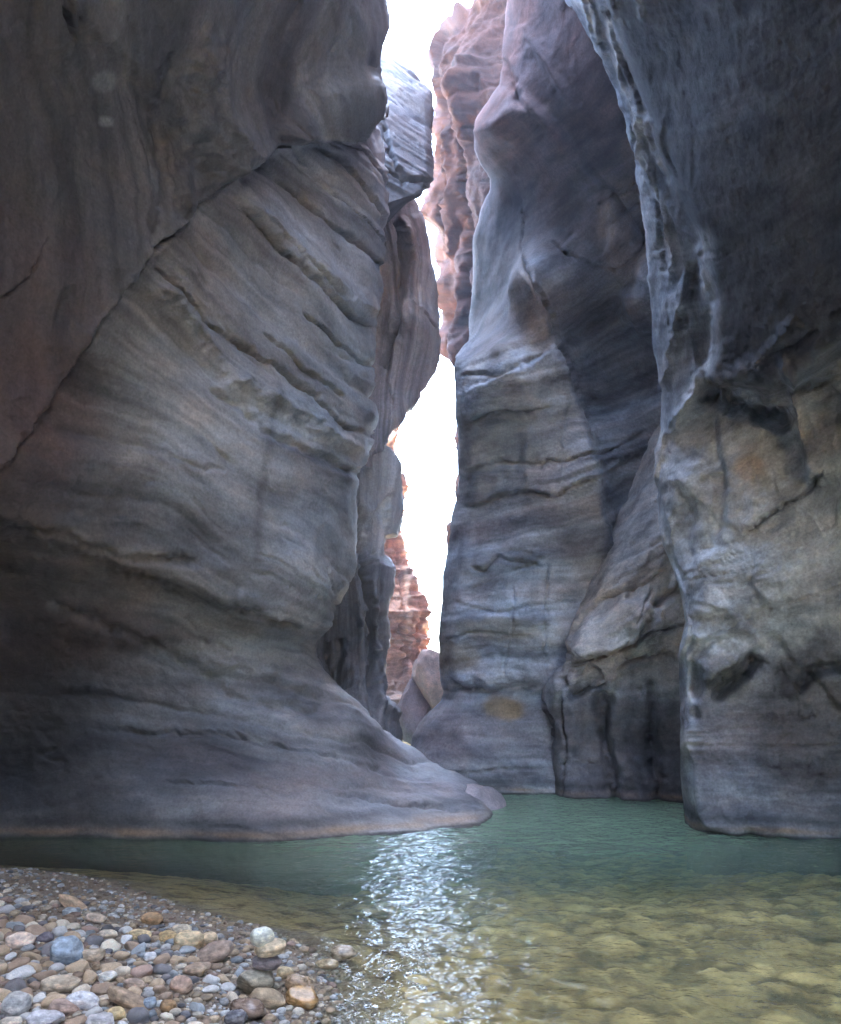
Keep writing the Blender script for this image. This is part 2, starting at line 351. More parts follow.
left_depth = [(-150, 836, 7.5), (0, 838, 7.7), (140, 842, 7.6), (270, 843, 7.5), (400, 836, 7.85), (470, 826, 8.4), (497, 818, 9.0),
    (-150, 900, 7.5), (0, 900, 7.7), (270, 900, 7.5), (400, 900, 7.85), (497, 900, 9.0),
    (0, 740, 8.0), (150, 760, 8.0), (-150, 740, 7.6), (0, 620, 7.7), (150, 650, 8.1), (-150, 600, 6.8), (250, 690, 8.5), (310, 690, 9.1), (320, 640, 9.5), (340, 690, 9.7),
    (400, 742, 10.2), (440, 770, 9.9), (476, 788, 9.6), (300, 760, 8.3), (400, 790, 8.9), (450, 805, 8.9), (340, 720, 9.1),
    (355, 560, 9.6), (250, 500, 7.9), (100, 500, 7.0), (320, 560, 8.8), (330, 600, 9.0), (200, 590, 7.9), (60, 560, 7.1),
    (375, 430, 9.8), (320, 430, 8.8), (250, 400, 7.9), (150, 380, 7.0), (60, 430, 6.5), (388, 200, 10.2), (340, 200, 9.2), (300, 200, 8.6), (250, 280, 7.9), (200, 300, 7.3),
    (370, 320, 9.8), (310, 320, 8.6), (370, 130, 10.2), (330, 150, 9.2),
    (150, 255, 6.5), (0, 450, 6.1), (-150, 500, 5.5), (0, 200, 5.3), (0, 0, 4.6), (-150, 0, 3.9), (-150, 250, 4.6), (0, -200, 4.1), (-150, -200, 3.5),
    (120, 150, 6.1), (200, 0, 6.0), (200, 140, 6.9), (280, 60, 7.7), (350, 60, 8.6), (350, 110, 9.1), (380, 0, 8.5), (395, -150, 7.6), (200, -200, 5.0)]
left_feats = [
    ('step', CRACK[::-1], 5, 0.06, 100), ('step', [(410, 96), (352, 122), (310, 136), (262, 150), (215, 190)], 5, 0.26, 120), ('groove', CRACK, 2.6, 0.26),
    ('step', [(-60, 490), (20, 520), (110, 560), (200, 592), (250, 610), (300, 630), (350, 628)][::-1], 8, 0.22, 70),
    ('groove', [(228, 604), (280, 622), (320, 630)], 5, 0.16),
    ('groove', [(155, 262), (200, 318), (250, 352), (300, 385), (345, 428), (374, 436)], 4, 0.16),
    ('ridge', [(160, 275), (205, 340), (235, 380), (300, 415), (345, 440), (372, 450)], 13, 0.16),
    ('groove', [(210, 385), (262, 432), (320, 458), (372, 478)], 5, 0.10),
    ('groove', [(230, 200), (290, 262), (350, 318), (372, 330)], 3.5, 0.20), ('ridge', [(240, 200), (300, 258), (350, 298), (378, 310)], 9, 0.12),
    ('groove', [(282, 180), (330, 225), (388, 268)], 3.2, 0.20), ('groove', [(300, 165), (345, 205), (388, 246)], 2.6, 0.16),
    ('groove', [(318, 150), (352, 178), (388, 222)], 3.0, 0.18), ('groove', [(335, 140), (365, 158), (388, 190)], 2.4, 0.12),
    ('groove', [(258, 215), (310, 270), (340, 300)], 2.4, 0.12), ('groove', [(300, 310), (340, 345), (372, 368)], 2.6, 0.14),
    ('groove', [(262, 330), (305, 372), (345, 400)], 3.0, 0.13),
    ('groove', [(326, 565), (330, 590), (334, 612)], 1.6, 0.06),
    ('groove', [(0, 515), (60, 530), (110, 552), (200, 560)], 5, 0.08),
    ('groove', [(40, 600), (150, 640), (240, 700), (330, 715)], 6, 0.08), ('groove', [(100, 730), (230, 735), (300, 750), (400, 775)], 4, 0.06),
    ('groove', [(150, 780), (300, 790), (400, 800), (470, 812)], 4, 0.05), ('ridge', [(190, 655), (270, 675), (330, 700), (380, 738)], 14, 0.10),
    ('groove', [(232, 730), (240, 735), (246, 738)], 4, 0.12),
    ('groove', [(165, 40), (156, 120), (165, 190), (155, 256)], 9, 0.07), ('ridge', [(200, 20), (192, 120), (182, 215)], 12, 0.06), ('groove', [(66, -20), (68, 20), (74, 36)], 4, 0.05), ('groove', [(0, 300), (30, 275), (50, 235)], 2, 0.03),
    ('groove', [(62, -20), (66, 20), (72, 36), (80, 10)], 4, 0.12), ('groove', [(0, 300), (30, 275), (50, 235)], 2, 0.03),
    ('ridge', [(205, 40), (212, 120), (245, 165)], 10, 0.08), ('step', [(262, 140), (300, 90), (365, 70)], 10, 0.16, 80)]
def left_color(px, py, P, S, d):
    c = base_color(px, py, P, S, 1.0)
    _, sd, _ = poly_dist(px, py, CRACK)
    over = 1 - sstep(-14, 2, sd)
    c = mixc(c, DARK * 1.3, 0.55 * over); c = mixc(c, DARK * 1.1, 0.62 * (1 - sstep(20, 220, px + 40 * fbm(P * 0.8, 4))))  # shade under the overhang and towards the far left put into the colour
    c = patch(c, px, py, 312, 400, 95, 130, np.array((0.50, 0.53, 0.58)), 0.45, P, 0.8); c = patch(c, px, py, 330, 215, 70, 60, np.array((0.44, 0.46, 0.50)), 0.35, P, 0.8)  # slot light on the bulge and upper strata painted as pale blue grey
    c = patch(c, px, py, 15, 350, 80, 110, MAROON, 0.35, P, 0.9)
    c = patch(c, px, py, 10, 640, 120, 40, MAROON * 1.1, 0.55, P, 0.6)
    c = patch(c, px, py, 30, 450, 60, 60, MAROON, 0.3, P, 0.6)
    c = patch(c, px, py, 40, 720, 210, 140, DARK * 0.85, 0.82, P, 0.9)  # painted shade: this and the next patch darken the unlit left side
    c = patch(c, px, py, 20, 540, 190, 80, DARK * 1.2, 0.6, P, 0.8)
    c = patch(c, px, py, 320, 550, 70, 45, PALE, 0.35, P); c = patch(c, px, py, 225, 485, 60, 30, PALE * 0.9, 0.3, P)
    c = patch(c, px, py, 205, 662, 80, 22, PALE * 0.9, 0.35, P); c = patch(c, px, py, 330, 800, 110, 40, np.array((0.34, 0.29, 0.29)), 0.5, P)
    c = line_tint(c, px, py, [(275, 385), (262, 470), (254, 560)], 5, DARK, 0.45, P)
    c = patch(c, px, py, 102, 120, 8, 6, PALE, 0.7, P); c = patch(c, px, py, 100, 78, 14, 10, PALE, 0.4, P)
    return c
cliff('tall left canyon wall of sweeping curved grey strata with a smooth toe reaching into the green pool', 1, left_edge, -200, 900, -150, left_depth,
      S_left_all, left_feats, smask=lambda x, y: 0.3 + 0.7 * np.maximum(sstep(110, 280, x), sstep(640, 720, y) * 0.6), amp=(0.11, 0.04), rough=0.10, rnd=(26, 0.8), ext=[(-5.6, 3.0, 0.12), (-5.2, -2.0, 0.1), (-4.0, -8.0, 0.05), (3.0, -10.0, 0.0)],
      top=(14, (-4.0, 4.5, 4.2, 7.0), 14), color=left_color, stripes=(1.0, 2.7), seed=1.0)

# ================================================================== LEFT, DEEPER IN THE SLOT
def col_plain(seed, tint=None, k=0.0):
    def f(px, py, P, S, d):
        c = base_color(px, py, P, S, seed)
        return mixc(c, tint, np.full(px.shape, k)) if tint is not None else c
    return f
cliff('smooth pale bluish rock bulge wedged high behind the left wall', 1,
      [(20, 372), (40, 380), (50, 388), (60, 400), (70, 412), (82, 422), (92, 431), (110, 433), (150, 433), (178, 433), (185, 431), (195, 420), (203, 396), (210, 380)],
      20, 212, 320, [(320, 20, 13.2), (380, 50, 13.0), (432, 100, 12.6), (432, 180, 12.0), (380, 200, 11.6), (330, 200, 11.6), (390, 120, 11.9), (340, 110, 11.9)],
      strata_field([(0, [(330, 30), (440, 110)]), (3, [(330, 100), (433, 170)]), (6, [(330, 180), (430, 240)])], 4),
      [('groove', [(366, 82), (385, 130), (400, 175), (405, 190)], 4, 0.10), ('groove', [(380, 165), (400, 180), (432, 186)], 3, 0.12), ('groove', [(345, 100), (390, 130)], 2, 0.06)],
      amp=(0.06, 0.03), rough=0.08, rnd=(9, 0.4), color=col_plain(3, np.array((0.10, 0.096, 0.108)), 0.9), step=1.4, seed=3, edge_noise=1.2, top=(24, 0.2, 10))  # top: unseen rock added above the bulge to block skylight from behind
cliff('purple grey hanging rock fin with a slanting lower edge beside the bright gap', 1,
      [(170, 412), (195, 412), (200, 414), (215, 422), (235, 428), (270, 434), (310, 438), (350, 440), (360, 438), (380, 428), (400, 419), (425, 402), (440, 391), (450, 384), (458, 376), (470, 372)],
      170, 466, 325, [(330, 200, 12.2), (330, 460, 11.9), (380, 250, 13.6), (400, 230, 13.4), (430, 260, 14.2), (438, 340, 14.0), (400, 420, 13.0), (380, 330, 13.6), (405, 320, 13.0), (372, 440, 12.4), (400, 170, 13.6)],
      strata_field([(0, [(380, 200), (400, 300), (385, 400)]), (4, [(410, 200), (425, 300), (410, 400)]), (6, [(432, 200), (440, 300), (440, 400)])], 4),
      [('groove', [(397, 215), (405, 260), (398, 310), (385, 370)], 5, 0.35), ('groove', [(408, 290), (425, 315), (438, 330)], 2, 0.10), ('ridge', [(404, 225), (412, 262), (408, 300)], 4, 0.16),
       ('groove', [(390, 380), (395, 400), (388, 420)], 3, 0.10)],
      amp=(0.08, 0.05), rough=0.14, rnd=(10, 0.5), color=col_plain(4, np.array((0.24, 0.185, 0.19)), 0.5), step=1.4, seed=4, edge_noise=1.5)
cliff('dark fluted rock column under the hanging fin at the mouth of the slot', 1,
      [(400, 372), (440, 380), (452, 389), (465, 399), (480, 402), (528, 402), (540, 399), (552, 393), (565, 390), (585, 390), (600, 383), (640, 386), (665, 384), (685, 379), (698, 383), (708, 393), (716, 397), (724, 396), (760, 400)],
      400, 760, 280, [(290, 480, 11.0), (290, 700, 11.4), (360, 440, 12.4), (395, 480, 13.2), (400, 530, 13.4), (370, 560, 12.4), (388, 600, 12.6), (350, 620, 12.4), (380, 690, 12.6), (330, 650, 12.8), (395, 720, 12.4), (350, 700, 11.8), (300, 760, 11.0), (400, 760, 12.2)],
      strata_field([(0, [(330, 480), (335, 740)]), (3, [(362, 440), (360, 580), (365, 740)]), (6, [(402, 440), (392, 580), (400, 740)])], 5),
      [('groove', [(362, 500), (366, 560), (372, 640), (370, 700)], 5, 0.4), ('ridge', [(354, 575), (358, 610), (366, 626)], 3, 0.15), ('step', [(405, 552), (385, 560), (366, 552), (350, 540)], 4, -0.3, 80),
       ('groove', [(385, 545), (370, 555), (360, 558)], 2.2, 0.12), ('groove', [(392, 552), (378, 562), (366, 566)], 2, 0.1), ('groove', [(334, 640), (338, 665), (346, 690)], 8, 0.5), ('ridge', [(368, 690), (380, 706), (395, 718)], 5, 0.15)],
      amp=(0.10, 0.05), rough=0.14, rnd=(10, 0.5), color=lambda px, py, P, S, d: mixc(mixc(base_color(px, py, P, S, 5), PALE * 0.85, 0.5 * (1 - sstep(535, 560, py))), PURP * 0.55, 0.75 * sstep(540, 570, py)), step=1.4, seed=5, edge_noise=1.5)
def orange_color(px, py, P, S, d):
    c = mixc(np.array((0.66, 0.42, 0.31)) + 0 * P, ORANGE * 1.6, 0.4 + 0.9 * fbm(P * 0.8 + 3, 4))
    bnd = hash1(np.floor(P[..., 2] * 3.1 + 0.6 * fbm(P * 0.6, 3)))
    c = mixc(c, np.array((0.62, 0.44, 0.33)), 0.7 * (bnd - 0.45)); 
    c = mixc(c, np.array((0.42, 0.36, 0.32)), 0.8 * sstep(640, 720, py))
    return c
ystr = strata_field([(0, [(300, 760), (440, 760)]), (40, [(300, 360), (440, 360)])], 4)
cliff('thinly layered orange cliff at the far end of the slot left of the bright gap', 1,
      [(390, 372), (405, 394), (415, 400), (425, 403), (434, 401), (445, 399), (500, 401), (540, 403), (560, 409), (590, 416), (612, 424), (640, 429), (662, 431), (680, 429), (700, 424), (720, 420), (800, 420)],
      390, 780, 270, [(280, 400, 20), (400, 420, 21), (400, 540, 21), (430, 640, 22.5), (400, 700, 19.5), (280, 750, 17), (420, 740, 19), (380, 600, 20), (410, 620, 20.5)],
      ystr, [('groove', [(400, 545), (404, 600), (402, 680)], 4, 0.3), ('groove', [(420, 610), (414, 650), (410, 690)], 3, 0.4)], amp=(0.22, 0.12), fac=0.25, fcell=1.0, rough=0.25, rnd=(8, 0.7), back=(7, 2.5), color=orange_color, mat=M_RED, step=1.3, stripes=(0.55, 1.7), seed=6, edge_noise=3.5, hf=0.6)

# ================================================================== RIGHT, FAR RED WALL
def red_color(px, py, P, S, d):
    c = mixc(RED + 0 * P, ORANGE, 0.35 + 0.9 * fbm(P * 0.5 + 13, 4))
    c = c * np.array((0.34, 0.25, 0.24)); c = mixc(c, np.array((0.10, 0.055, 0.05)), 0.3 + 1.0 * fbm(P * 0.4 + 5, 4))
    c = mixc(c, np.array((0.30, 0.19, 0.14)), 1.1 * np.clip(fbm(P * 1.2 + 44, 4) - 0.25, 0, 1))
    return c
cliff('red sandstone wall rising behind the right buttress up to the sky', -1,
      [(-150, 500), (-40, 478), (0, 470), (8, 462), (20, 449), (35, 438), (60, 431), (85, 432), (130, 433), (185, 433), (198, 424), (235, 426), (260, 423), (300, 430), (340, 437), (352, 442), (358, 452), (366, 462), (480, 461), (492, 455), (540, 449), (575, 447), (600, 447), (700, 450), (760, 450)],
      -150, 760, 580, [(470, 0, 16), (432, 80, 17), (430, 200, 18.5), (440, 330, 18.5), (480, 200, 16), (560, 0, 12.8), (560, 200, 15), (470, 300, 17), (570, 500, 15), (455, 520, 19), (450, 700, 19), (560, 700, 15), (500, 90, 14.6), (500, -150, 14), (570, -150, 12)],
      strata_field([(0, [(430, 360), (560, 330)]), (6, [(430, 250), (560, 200)]), (12, [(430, 120), (560, 60)]), (18, [(450, 0), (560, -60)]), (-18, [(430, 720), (560, 720)])], 4),
      [('groove', [(458, 100), (462, 180), (468, 260), (465, 340)], 5, 0.5), ('step', [(430, 215), (445, 250), (452, 290), (447, 335)], 4, -0.5, 40), ('groove', [(438, 130), (446, 190), (444, 240)], 3, 0.3),
       ('step', [(440, 75), (460, 62), (478, 60)], 4, 0.35, 30), ('step', [(440, 95), (465, 80), (490, 70)], 4, 0.4, 40), ('groove', [(475, 240), (472, 300), (472, 350)], 3, 0.3)],
      amp=(0.12, 0.05), rough=0.30, fac=0.35, fcell=1.3, rnd=(9, 0.7), back=(7, 2.5), color=red_color, mat=M_RED, step=1.6, stripes=(0.5, 1.7), top=(26, 1.0, 8), seed=7, edge_noise=3.0, hf=0.35)

# ================================================================== RIGHT MIDDLE BUTTRESS
S_mid = strata_field([(0, [(400, 830), (700, 830)]), (2, [(410, 765), (560, 770), (700, 775)]), (4, [(430, 690), (560, 690), (700, 690)]), (7, [(440, 600), (560, 592), (700, 570)]),
    (10, [(450, 512), (520, 498), (580, 485), (650, 452), (700, 440)]), (12, [(455, 472), (560, 462), (650, 425), (700, 405)]), (14, [(455, 420), (540, 405), (640, 380), (700, 360)]),
    (16, [(455, 378), (500, 368), (560, 352), (600, 330), (640, 290), (700, 260)]), (18, [(455, 352), (490, 325), (525, 300), (580, 280), (640, 230)]), (20, [(480, 290), (530, 230), (640, 150)]), (24, [(480, 130), (560, 60), (600, -20)]), (27, [(480, 20), (560, -80)])], 4)
mid_edge = [(-200, 520), (-60, 512), (0, 508), (60, 502), (85, 500), (105, 484), (118, 475), (130, 472), (150, 475), (165, 481), (178, 489), (190, 490), (215, 480), (235, 473), (280, 472), (320, 470), (340, 468), (350, 460), (356, 455), (380, 455), (440, 458),
            (480, 457), (520, 452), (560, 447), (600, 442), (640, 439), (680, 441), (692, 444), (702, 441), (715, 426), (735, 412), (748, 409), (770, 402), (900, 400)]
mid_depth = [(410, 800, 11.6), (450, 790, 11.4), (550, 793, 11.1), (620, 700, 11.9), (700, 800, 11.6), (400, 900, 11.6), (550, 900, 11.1), (700, 900, 11.6), (412, 745, 12.0), (445, 690, 12.1), (460, 730, 11.6), (520, 690, 11.4), (550, 640, 11.2), (445, 620, 11.9), (520, 560, 11.3), (610, 600, 11.8),
    (455, 500, 11.9), (457, 370, 11.7), (520, 450, 11.1), (580, 480, 11.0), (640, 450, 11.3), (700, 450, 11.0), (490, 350, 11.0), (522, 275, 10.6), (550, 360, 10.9), (610, 375, 11.9), (640, 350, 11.5), (640, 410, 11.2), (700, 350, 9.8),
    (600, 290, 10.6), (560, 240, 10.6), (640, 220, 9.9), (480, 270, 12.9), (490, 215, 12.3), (505, 175, 11.3), (480, 130, 10.6), (478, 325, 12.9), (540, 120, 9.8), (600, 120, 9.3), (700, 100, 8.8), (510, 20, 9.9), (560, 0, 9.0), (520, -200, 8.9), (620, -200, 8.0), (700, -150, 7.6)]
mid_feats = [
    ('wedge', ([(380, 440), (455, 357), (475, 335), (497, 305), (512, 275), (530, 235), (550, 190)], [(500, 210), (522, 262), (534, 285), (548, 312), (556, 335), (570, 375), (585, 420), (600, 460), (610, 520)]), 3.0, 0.9, 170),
    ('groove', [(522, 262), (538, 292), (552, 315), (556, 335), (568, 370), (580, 400), (594, 440)], 2.6, 0.24),
    ('groove', [(462, 424), (490, 415), (520, 413), (555, 408)], 2.6, 0.12), ('groove', [(458, 470), (500, 463), (560, 462), (600, 453), (650, 430)], 2.8, 0.15),
    ('groove', [(462, 508), (500, 496), (560, 492), (590, 480), (640, 455)], 3.6, 0.17), ('step', [(660, 448), (590, 482), (540, 494), (460, 505)], 4, 0.10, 40),
    ('groove', [(458, 376), (500, 374), (545, 355)], 4, 0.10), ('groove', [(570, 400), (562, 440), (560, 470), (558, 500)], 1.6, 0.06),
    ('groove', [(470, 566), (486, 570), (500, 560), (540, 566)], 4, 0.15), ('groove', [(445, 682), (490, 690), (540, 683)], 5, 0.24), ('step', [(560, 686), (500, 692), (440, 685)], 5, 0.12, 60),
    ('groove', [(515, 585), (514, 620), (506, 660), (503, 680)], 2.2, 0.08), ('groove', [(430, 775), (500, 770), (545, 768)], 2, 0.07), ('groove', [(548, 560), (545, 640), (543, 700)], 2.4, 0.10),
    ('groove', [(440, 640), (480, 632), (540, 640)], 3, 0.06), ('groove', [(450, 600), (500, 612), (545, 604)], 3, 0.05),
    ('dstep', [(440, 160), (472, 126), (500, 110), (525, 100), (545, 112), (575, 150), (610, 200), (660, 280)], 6, 0.35, 130), ('groove', [(525, 210), (522, 240), (520, 262)], 1.6, 0.10), ('groove', [(548, 240), (580, 262), (620, 268)], 3, 0.12),
    ('dstep', [(556, 350), (585, 337), (615, 318), (640, 285), (655, 240)][::-1], 7, -0.6, 110),
    ('groove', [(500, 60), (520, 100), (545, 140)], 6, 0.15), ('ridge', [(520, 20), (545, 60), (575, 110)], 8, 0.12),
    ('groove', [(648, 176), (612, 196), (598, 204)], 2.4, 0.20), ('groove', [(645, 200), (620, 215), (604, 226)], 2.6, 0.24), ('groove', [(650, 240), (628, 262), (612, 270)], 2.8, 0.24),
    ('step', [(600, 180), (606, 215), (610, 245), (622, 290), (642, 345)][::-1], 3, 0.25, 45)]
def mid_color(px, py, P, S, d):
    c = base_color(px, py, P, S, 8.0) * np.array((1.12, 1.18, 1.25))
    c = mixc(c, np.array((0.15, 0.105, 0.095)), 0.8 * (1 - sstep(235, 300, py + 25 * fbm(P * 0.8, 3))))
    c = patch(c, px, py, 488, 245, 42, 110, DARK * 0.8, 0.85, P, 0.4)  # shade of the recess painted as a dark patch
    redz = (1 - sstep(100, 240, py + 0.35 * (px - 520) + 50 * fbm(P * 0.6, 4)))
    c = mixc(c, np.array((0.19, 0.088, 0.068)), 0.95 * redz)
    c = mixc(c, PURP * 0.62, 0.5 * sstep(0.05, 0.5, fbm(P * 0.5 + 60, 3)) * (1 - sstep(300, 360, py)))
    c = patch(c, px, py, 515, 300, 60, 60, np.array((0.33, 0.27, 0.24)), 0.5, P, 0.6); c = patch(c, px, py, 585, 310, 50, 26, np.array((0.34, 0.23, 0.17)), 0.5, P, 0.6)
    c = patch(c, px, py, 504, 709, 22, 11, OCH, 0.9, P); c = patch(c, px, py, 460, 655, 24, 16, np.array((0.36, 0.27, 0.17)), 0.6, P); c = patch(c, px, py, 500, 628, 45, 10, np.array((0.34, 0.30, 0.2)), 0.5, P)
    c = patch(c, px, py, 490, 740, 80, 40, PURP * 0.8, 0.5, P, 0.6); c = patch(c, px, py, 500, 440, 60, 60, np.array((0.28, 0.29, 0.31)), 0.5, P, 0.8)
    c = patch(c, px, py, 625, 235, 24, 70, np.array((0.42, 0.32, 0.26)), 0.75, P)
    return c
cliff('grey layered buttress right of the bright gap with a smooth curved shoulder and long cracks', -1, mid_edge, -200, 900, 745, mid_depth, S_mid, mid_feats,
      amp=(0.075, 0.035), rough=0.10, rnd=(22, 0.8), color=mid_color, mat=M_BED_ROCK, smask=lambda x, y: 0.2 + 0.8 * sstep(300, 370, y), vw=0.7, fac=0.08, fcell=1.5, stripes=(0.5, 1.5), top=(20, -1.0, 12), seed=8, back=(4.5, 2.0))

# ================================================================== RIGHT, FOLDED PILLARS AT THE POOL
S_pil = strata_field([(0, [(540, 820), (700, 825)]), (2, [(545, 745), (700, 745)]), (4, [(545, 680), (600, 672), (640, 655), (700, 635)]), (5.5, [(550, 640), (600, 640), (690, 580)]), (8, [(575, 590), (640, 560), (690, 530)]), (11, [(610, 520), (690, 470)]), (13, [(660, 430), (700, 405)])], 4)
cliff('folded rock pillars with pale upper faces and dark feet between two right buttresses', -1,
      [(395, 668), (415, 662), (440, 650), (480, 632), (520, 612), (560, 592), (600, 577), (640, 565), (660, 560), (676, 553), (690, 546), (710, 541), (740, 545), (790, 549), (900, 549)], 395, 900, 735,
      [(550, 797, 10.6), (610, 800, 10.45), (690, 806, 10.0), (550, 900, 10.6), (690, 900, 10.0), (556, 690, 10.5), (610, 700, 10.2), (680, 700, 10.0), (575, 650, 10.1), (610, 645, 9.9), (640, 600, 9.8), (640, 540, 10.1), (665, 430, 10.6), (720, 450, 9.8), (690, 590, 10.0), (690, 520, 9.9), (730, 650, 9.7), (590, 600, 10.6), (620, 530, 10.7), (650, 470, 10.6)], S_pil,
      [('step', [(720, 612), (680, 628), (640, 645), (610, 655), (560, 664)][::-1], 4, -0.30, 100), ('groove', [(562, 665), (600, 660), (620, 652), (655, 632), (690, 622)], 3, 0.28),
       ('groove', [(605, 690), (604, 730), (612, 770), (616, 830)], 9, 0.30), ('groove', [(655, 680), (652, 730), (657, 830)], 7, 0.22), ('groove', [(563, 670), (563, 740), (562, 800)], 3, 0.14),
       ('groove', [(570, 700), (600, 692), (606, 684)], 3, 0.22), ('step', [(606, 678), (590, 696), (566, 704)], 4, -0.25, 70), ('step', [(680, 655), (665, 680), (655, 690), (640, 694), (612, 690)], 6, -0.18, 70),
       ('groove', [(636, 648), (660, 600), (690, 580)], 5, 0.24), ('groove', [(600, 598), (640, 586), (668, 566)], 2.5, 0.14), ('groove', [(625, 650), (640, 618), (655, 585)], 2, 0.08), ('groove', [(615, 672), (640, 664), (676, 652)], 3, 0.2),
       ('ridge', [(626, 660), (610, 684), (606, 700)], 6, 0.16), ('groove', [(570, 762), (600, 764), (612, 770)], 2, 0.08), ('groove', [(545, 700), (552, 720), (546, 760)], 4, 0.15)],
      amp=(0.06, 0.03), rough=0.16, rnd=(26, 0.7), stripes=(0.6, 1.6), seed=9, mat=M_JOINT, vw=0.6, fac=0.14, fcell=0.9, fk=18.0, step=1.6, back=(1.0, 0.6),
      color=lambda px, py, P, S, d: patch(mixc(mixc(base_color(px, py, P, S, 9), np.array((0.62, 0.56, 0.51)), 0.8 * (1 - sstep(640, 700, py + 20 * fbm(P * 1.2, 3)))), PURP * 0.55, 0.75 * sstep(690, 715, py + 18 * fbm(P * 1.5, 3))), px, py, 610, 668, 40, 14, np.array((0.52, 0.42, 0.34)), 0.5, P))  # lit upper bulge and shaded feet are put into the colour

# ================================================================== RIGHT NEAR WALL
S_near = strata_field([(0, [(680, 850), (990, 870)]), (2, [(680, 770), (990, 775)]), (4, [(680, 720), (990, 700)]), (6, [(685, 640), (990, 560)]), (8, [(670, 560), (760, 540), (990, 440)]), (10, [(660, 480), (740, 450), (990, 330)]),
    (12, [(660, 420), (740, 380), (990, 240)]), (14, [(650, 320), (740, 300), (990, 120)]), (17, [(640, 200), (740, 180), (990, 0)]), (20, [(600, 60), (740, 40), (990, -150)]), (23, [(560, -60), (740, -100), (990, -280)])], 4)
near_edge = [(-200, 540), (-100, 552), (0, 566), (30, 582), (60, 600), (90, 612), (120, 624), (160, 634), (200, 642), (230, 646), (262, 648), (300, 652), (340, 654), (370, 657), (392, 664), (410, 662), (450, 659), (475, 657), (492, 660),
             (520, 660), (545, 663), (575, 675), (600, 684), (622, 688), (640, 685), (655, 680), (690, 680), (725, 680), (790, 683), (830, 687), (900, 688)]
near_depth = [(690, 832, 8.0), (841, 840, 7.6), (990, 846, 7.0), (690, 900, 8.0), (841, 900, 7.6), (990, 900, 7.0), (690, 740, 8.1), (760, 700, 7.8), (841, 700, 7.5), (700, 620, 8.0), (770, 600, 7.6), (841, 600, 7.2), (990, 600, 6.4), (670, 520, 8.4), (740, 500, 7.8), (810, 480, 7.3),
    (664, 430, 8.3), (720, 440, 7.8), (780, 430, 7.5), (841, 450, 6.9), (690, 385, 8.0), (690, 300, 7.8), (678, 340, 8.15), (660, 330, 8.4), (650, 250, 8.2), (760, 340, 6.9), (841, 330, 6.2), (990, 300, 5.0), (740, 240, 6.7), (841, 200, 5.5), (690, 200, 7.2), (640, 180, 8.0), (700, 100, 6.6), (800, 80, 5.4), (615, 80, 8.0),
    (570, 0, 8.0), (640, 0, 6.9), (720, 0, 5.9), (841, 0, 4.8), (990, 0, 4.0), (545, -180, 7.6), (640, -180, 6.0), (841, -200, 4.3), (990, -200, 3.6)]
OVER = [(1000, 250), (841, 345), (800, 378), (770, 392), (735, 382), (718, 392), (708, 376), (716, 345), (716, 300), (704, 245), (684, 200), (658, 142), (632, 80), (602, 0), (570, -200)]
near_feats = [
    # fluted drip ribs down the leading edge
    ('ridge', [(575, -40), (590, 20), (602, 60), (608, 90), (612, 120), (622, 150), (634, 175), (640, 200)], 2.2, 0.15), ('ridge', [(605, -60), (612, 20), (620, 60), (622, 78), (636, 104), (645, 122), (655, 150), (668, 180)], 2.2, 0.15),
    ('ridge', [(640, 110), (641, 150), (642, 190), (645, 240), (648, 290)], 2.2, 0.15), ('ridge', [(645, 145), (654, 190), (662, 220), (670, 250), (668, 275)], 2.2, 0.15), ('ridge', [(612, 95), (625, 130), (638, 152)], 2.0, 0.10), ('ridge', [(585, -30), (600, 30), (604, 60)], 2.4, 0.12), ('ridge', [(630, -60), (640, 10), (644, 20)], 3, 0.12),
    ('groove', [(655, 200), (660, 240), (662, 275)], 5, 0.22), ('groove', [(632, 120), (636, 150), (640, 180)], 4, 0.16), ('groove', [(604, 40), (616, 90), (628, 120)], 5, 0.16),
    # the overhang and its broken lip
    ('dstep', OVER, 4, 0.55, 300),
    ('groove', [(696, 262), (690, 300), (686, 330)], 8, 0.12), ('ridge', [(702, 240), (708, 285), (714, 310), (712, 350), (690, 400), (668, 440)], 5, 0.22), ('ridge', [(686, 280), (676, 330), (664, 380), (660, 430)], 4, 0.16),
    ('groove', [(700, 390), (730, 402), (750, 412), (780, 416), (790, 430)], 10, 0.45), ('groove', [(725, 405), (755, 415), (785, 425)], 8, 0.30),
    ('step', [(812, 490), (806, 440), (792, 395), (775, 352)], 4, 0.22, 45), ('ridge', [(785, 350), (796, 395), (806, 440)], 2.5, 0.14),
    ('ridge', [(726, 384), (760, 360), (800, 318)], 7, 0.16), ('groove', [(752, 366), (780, 350), (820, 330)], 2.5, 0.12), ('groove', [(810, 390), (830, 380), (860, 370)], 4, 0.14),
    ('groove', [(748, 534), (775, 512), (796, 500), (812, 492), (826, 468)], 2.6, 0.14), ('step', [(660, 520), (690, 500), (745, 534), (796, 500), (850, 450)][::-1], 4, 0.10, 60), ('groove', [(708, 640), (760, 612), (841, 588), (900, 560)], 2.0, 0.05),
    ('step', [(700, 625), (697, 560), (692, 500), (668, 470)], 5, 0.16, 60), ('step', [(800, 500), (790, 545), (782, 590)], 4, 0.10, 50),
    # the wedge shaped scar
    ('step', [(764, 640), (762, 655), (745, 690), (722, 705), (702, 706)][::-1], 3, -0.0, 20), ('groove', [(710, 698), (728, 686), (745, 672), (758, 655)], 9, 0.34), ('step', [(698, 690), (722, 676), (745, 655), (764, 640)][::-1], 3, 0.16, 40),
    ('groove', [(795, 690), (820, 672), (850, 665)], 7, 0.16), ('groove', [(800, 720), (815, 718)], 4, 0.14),
    ]
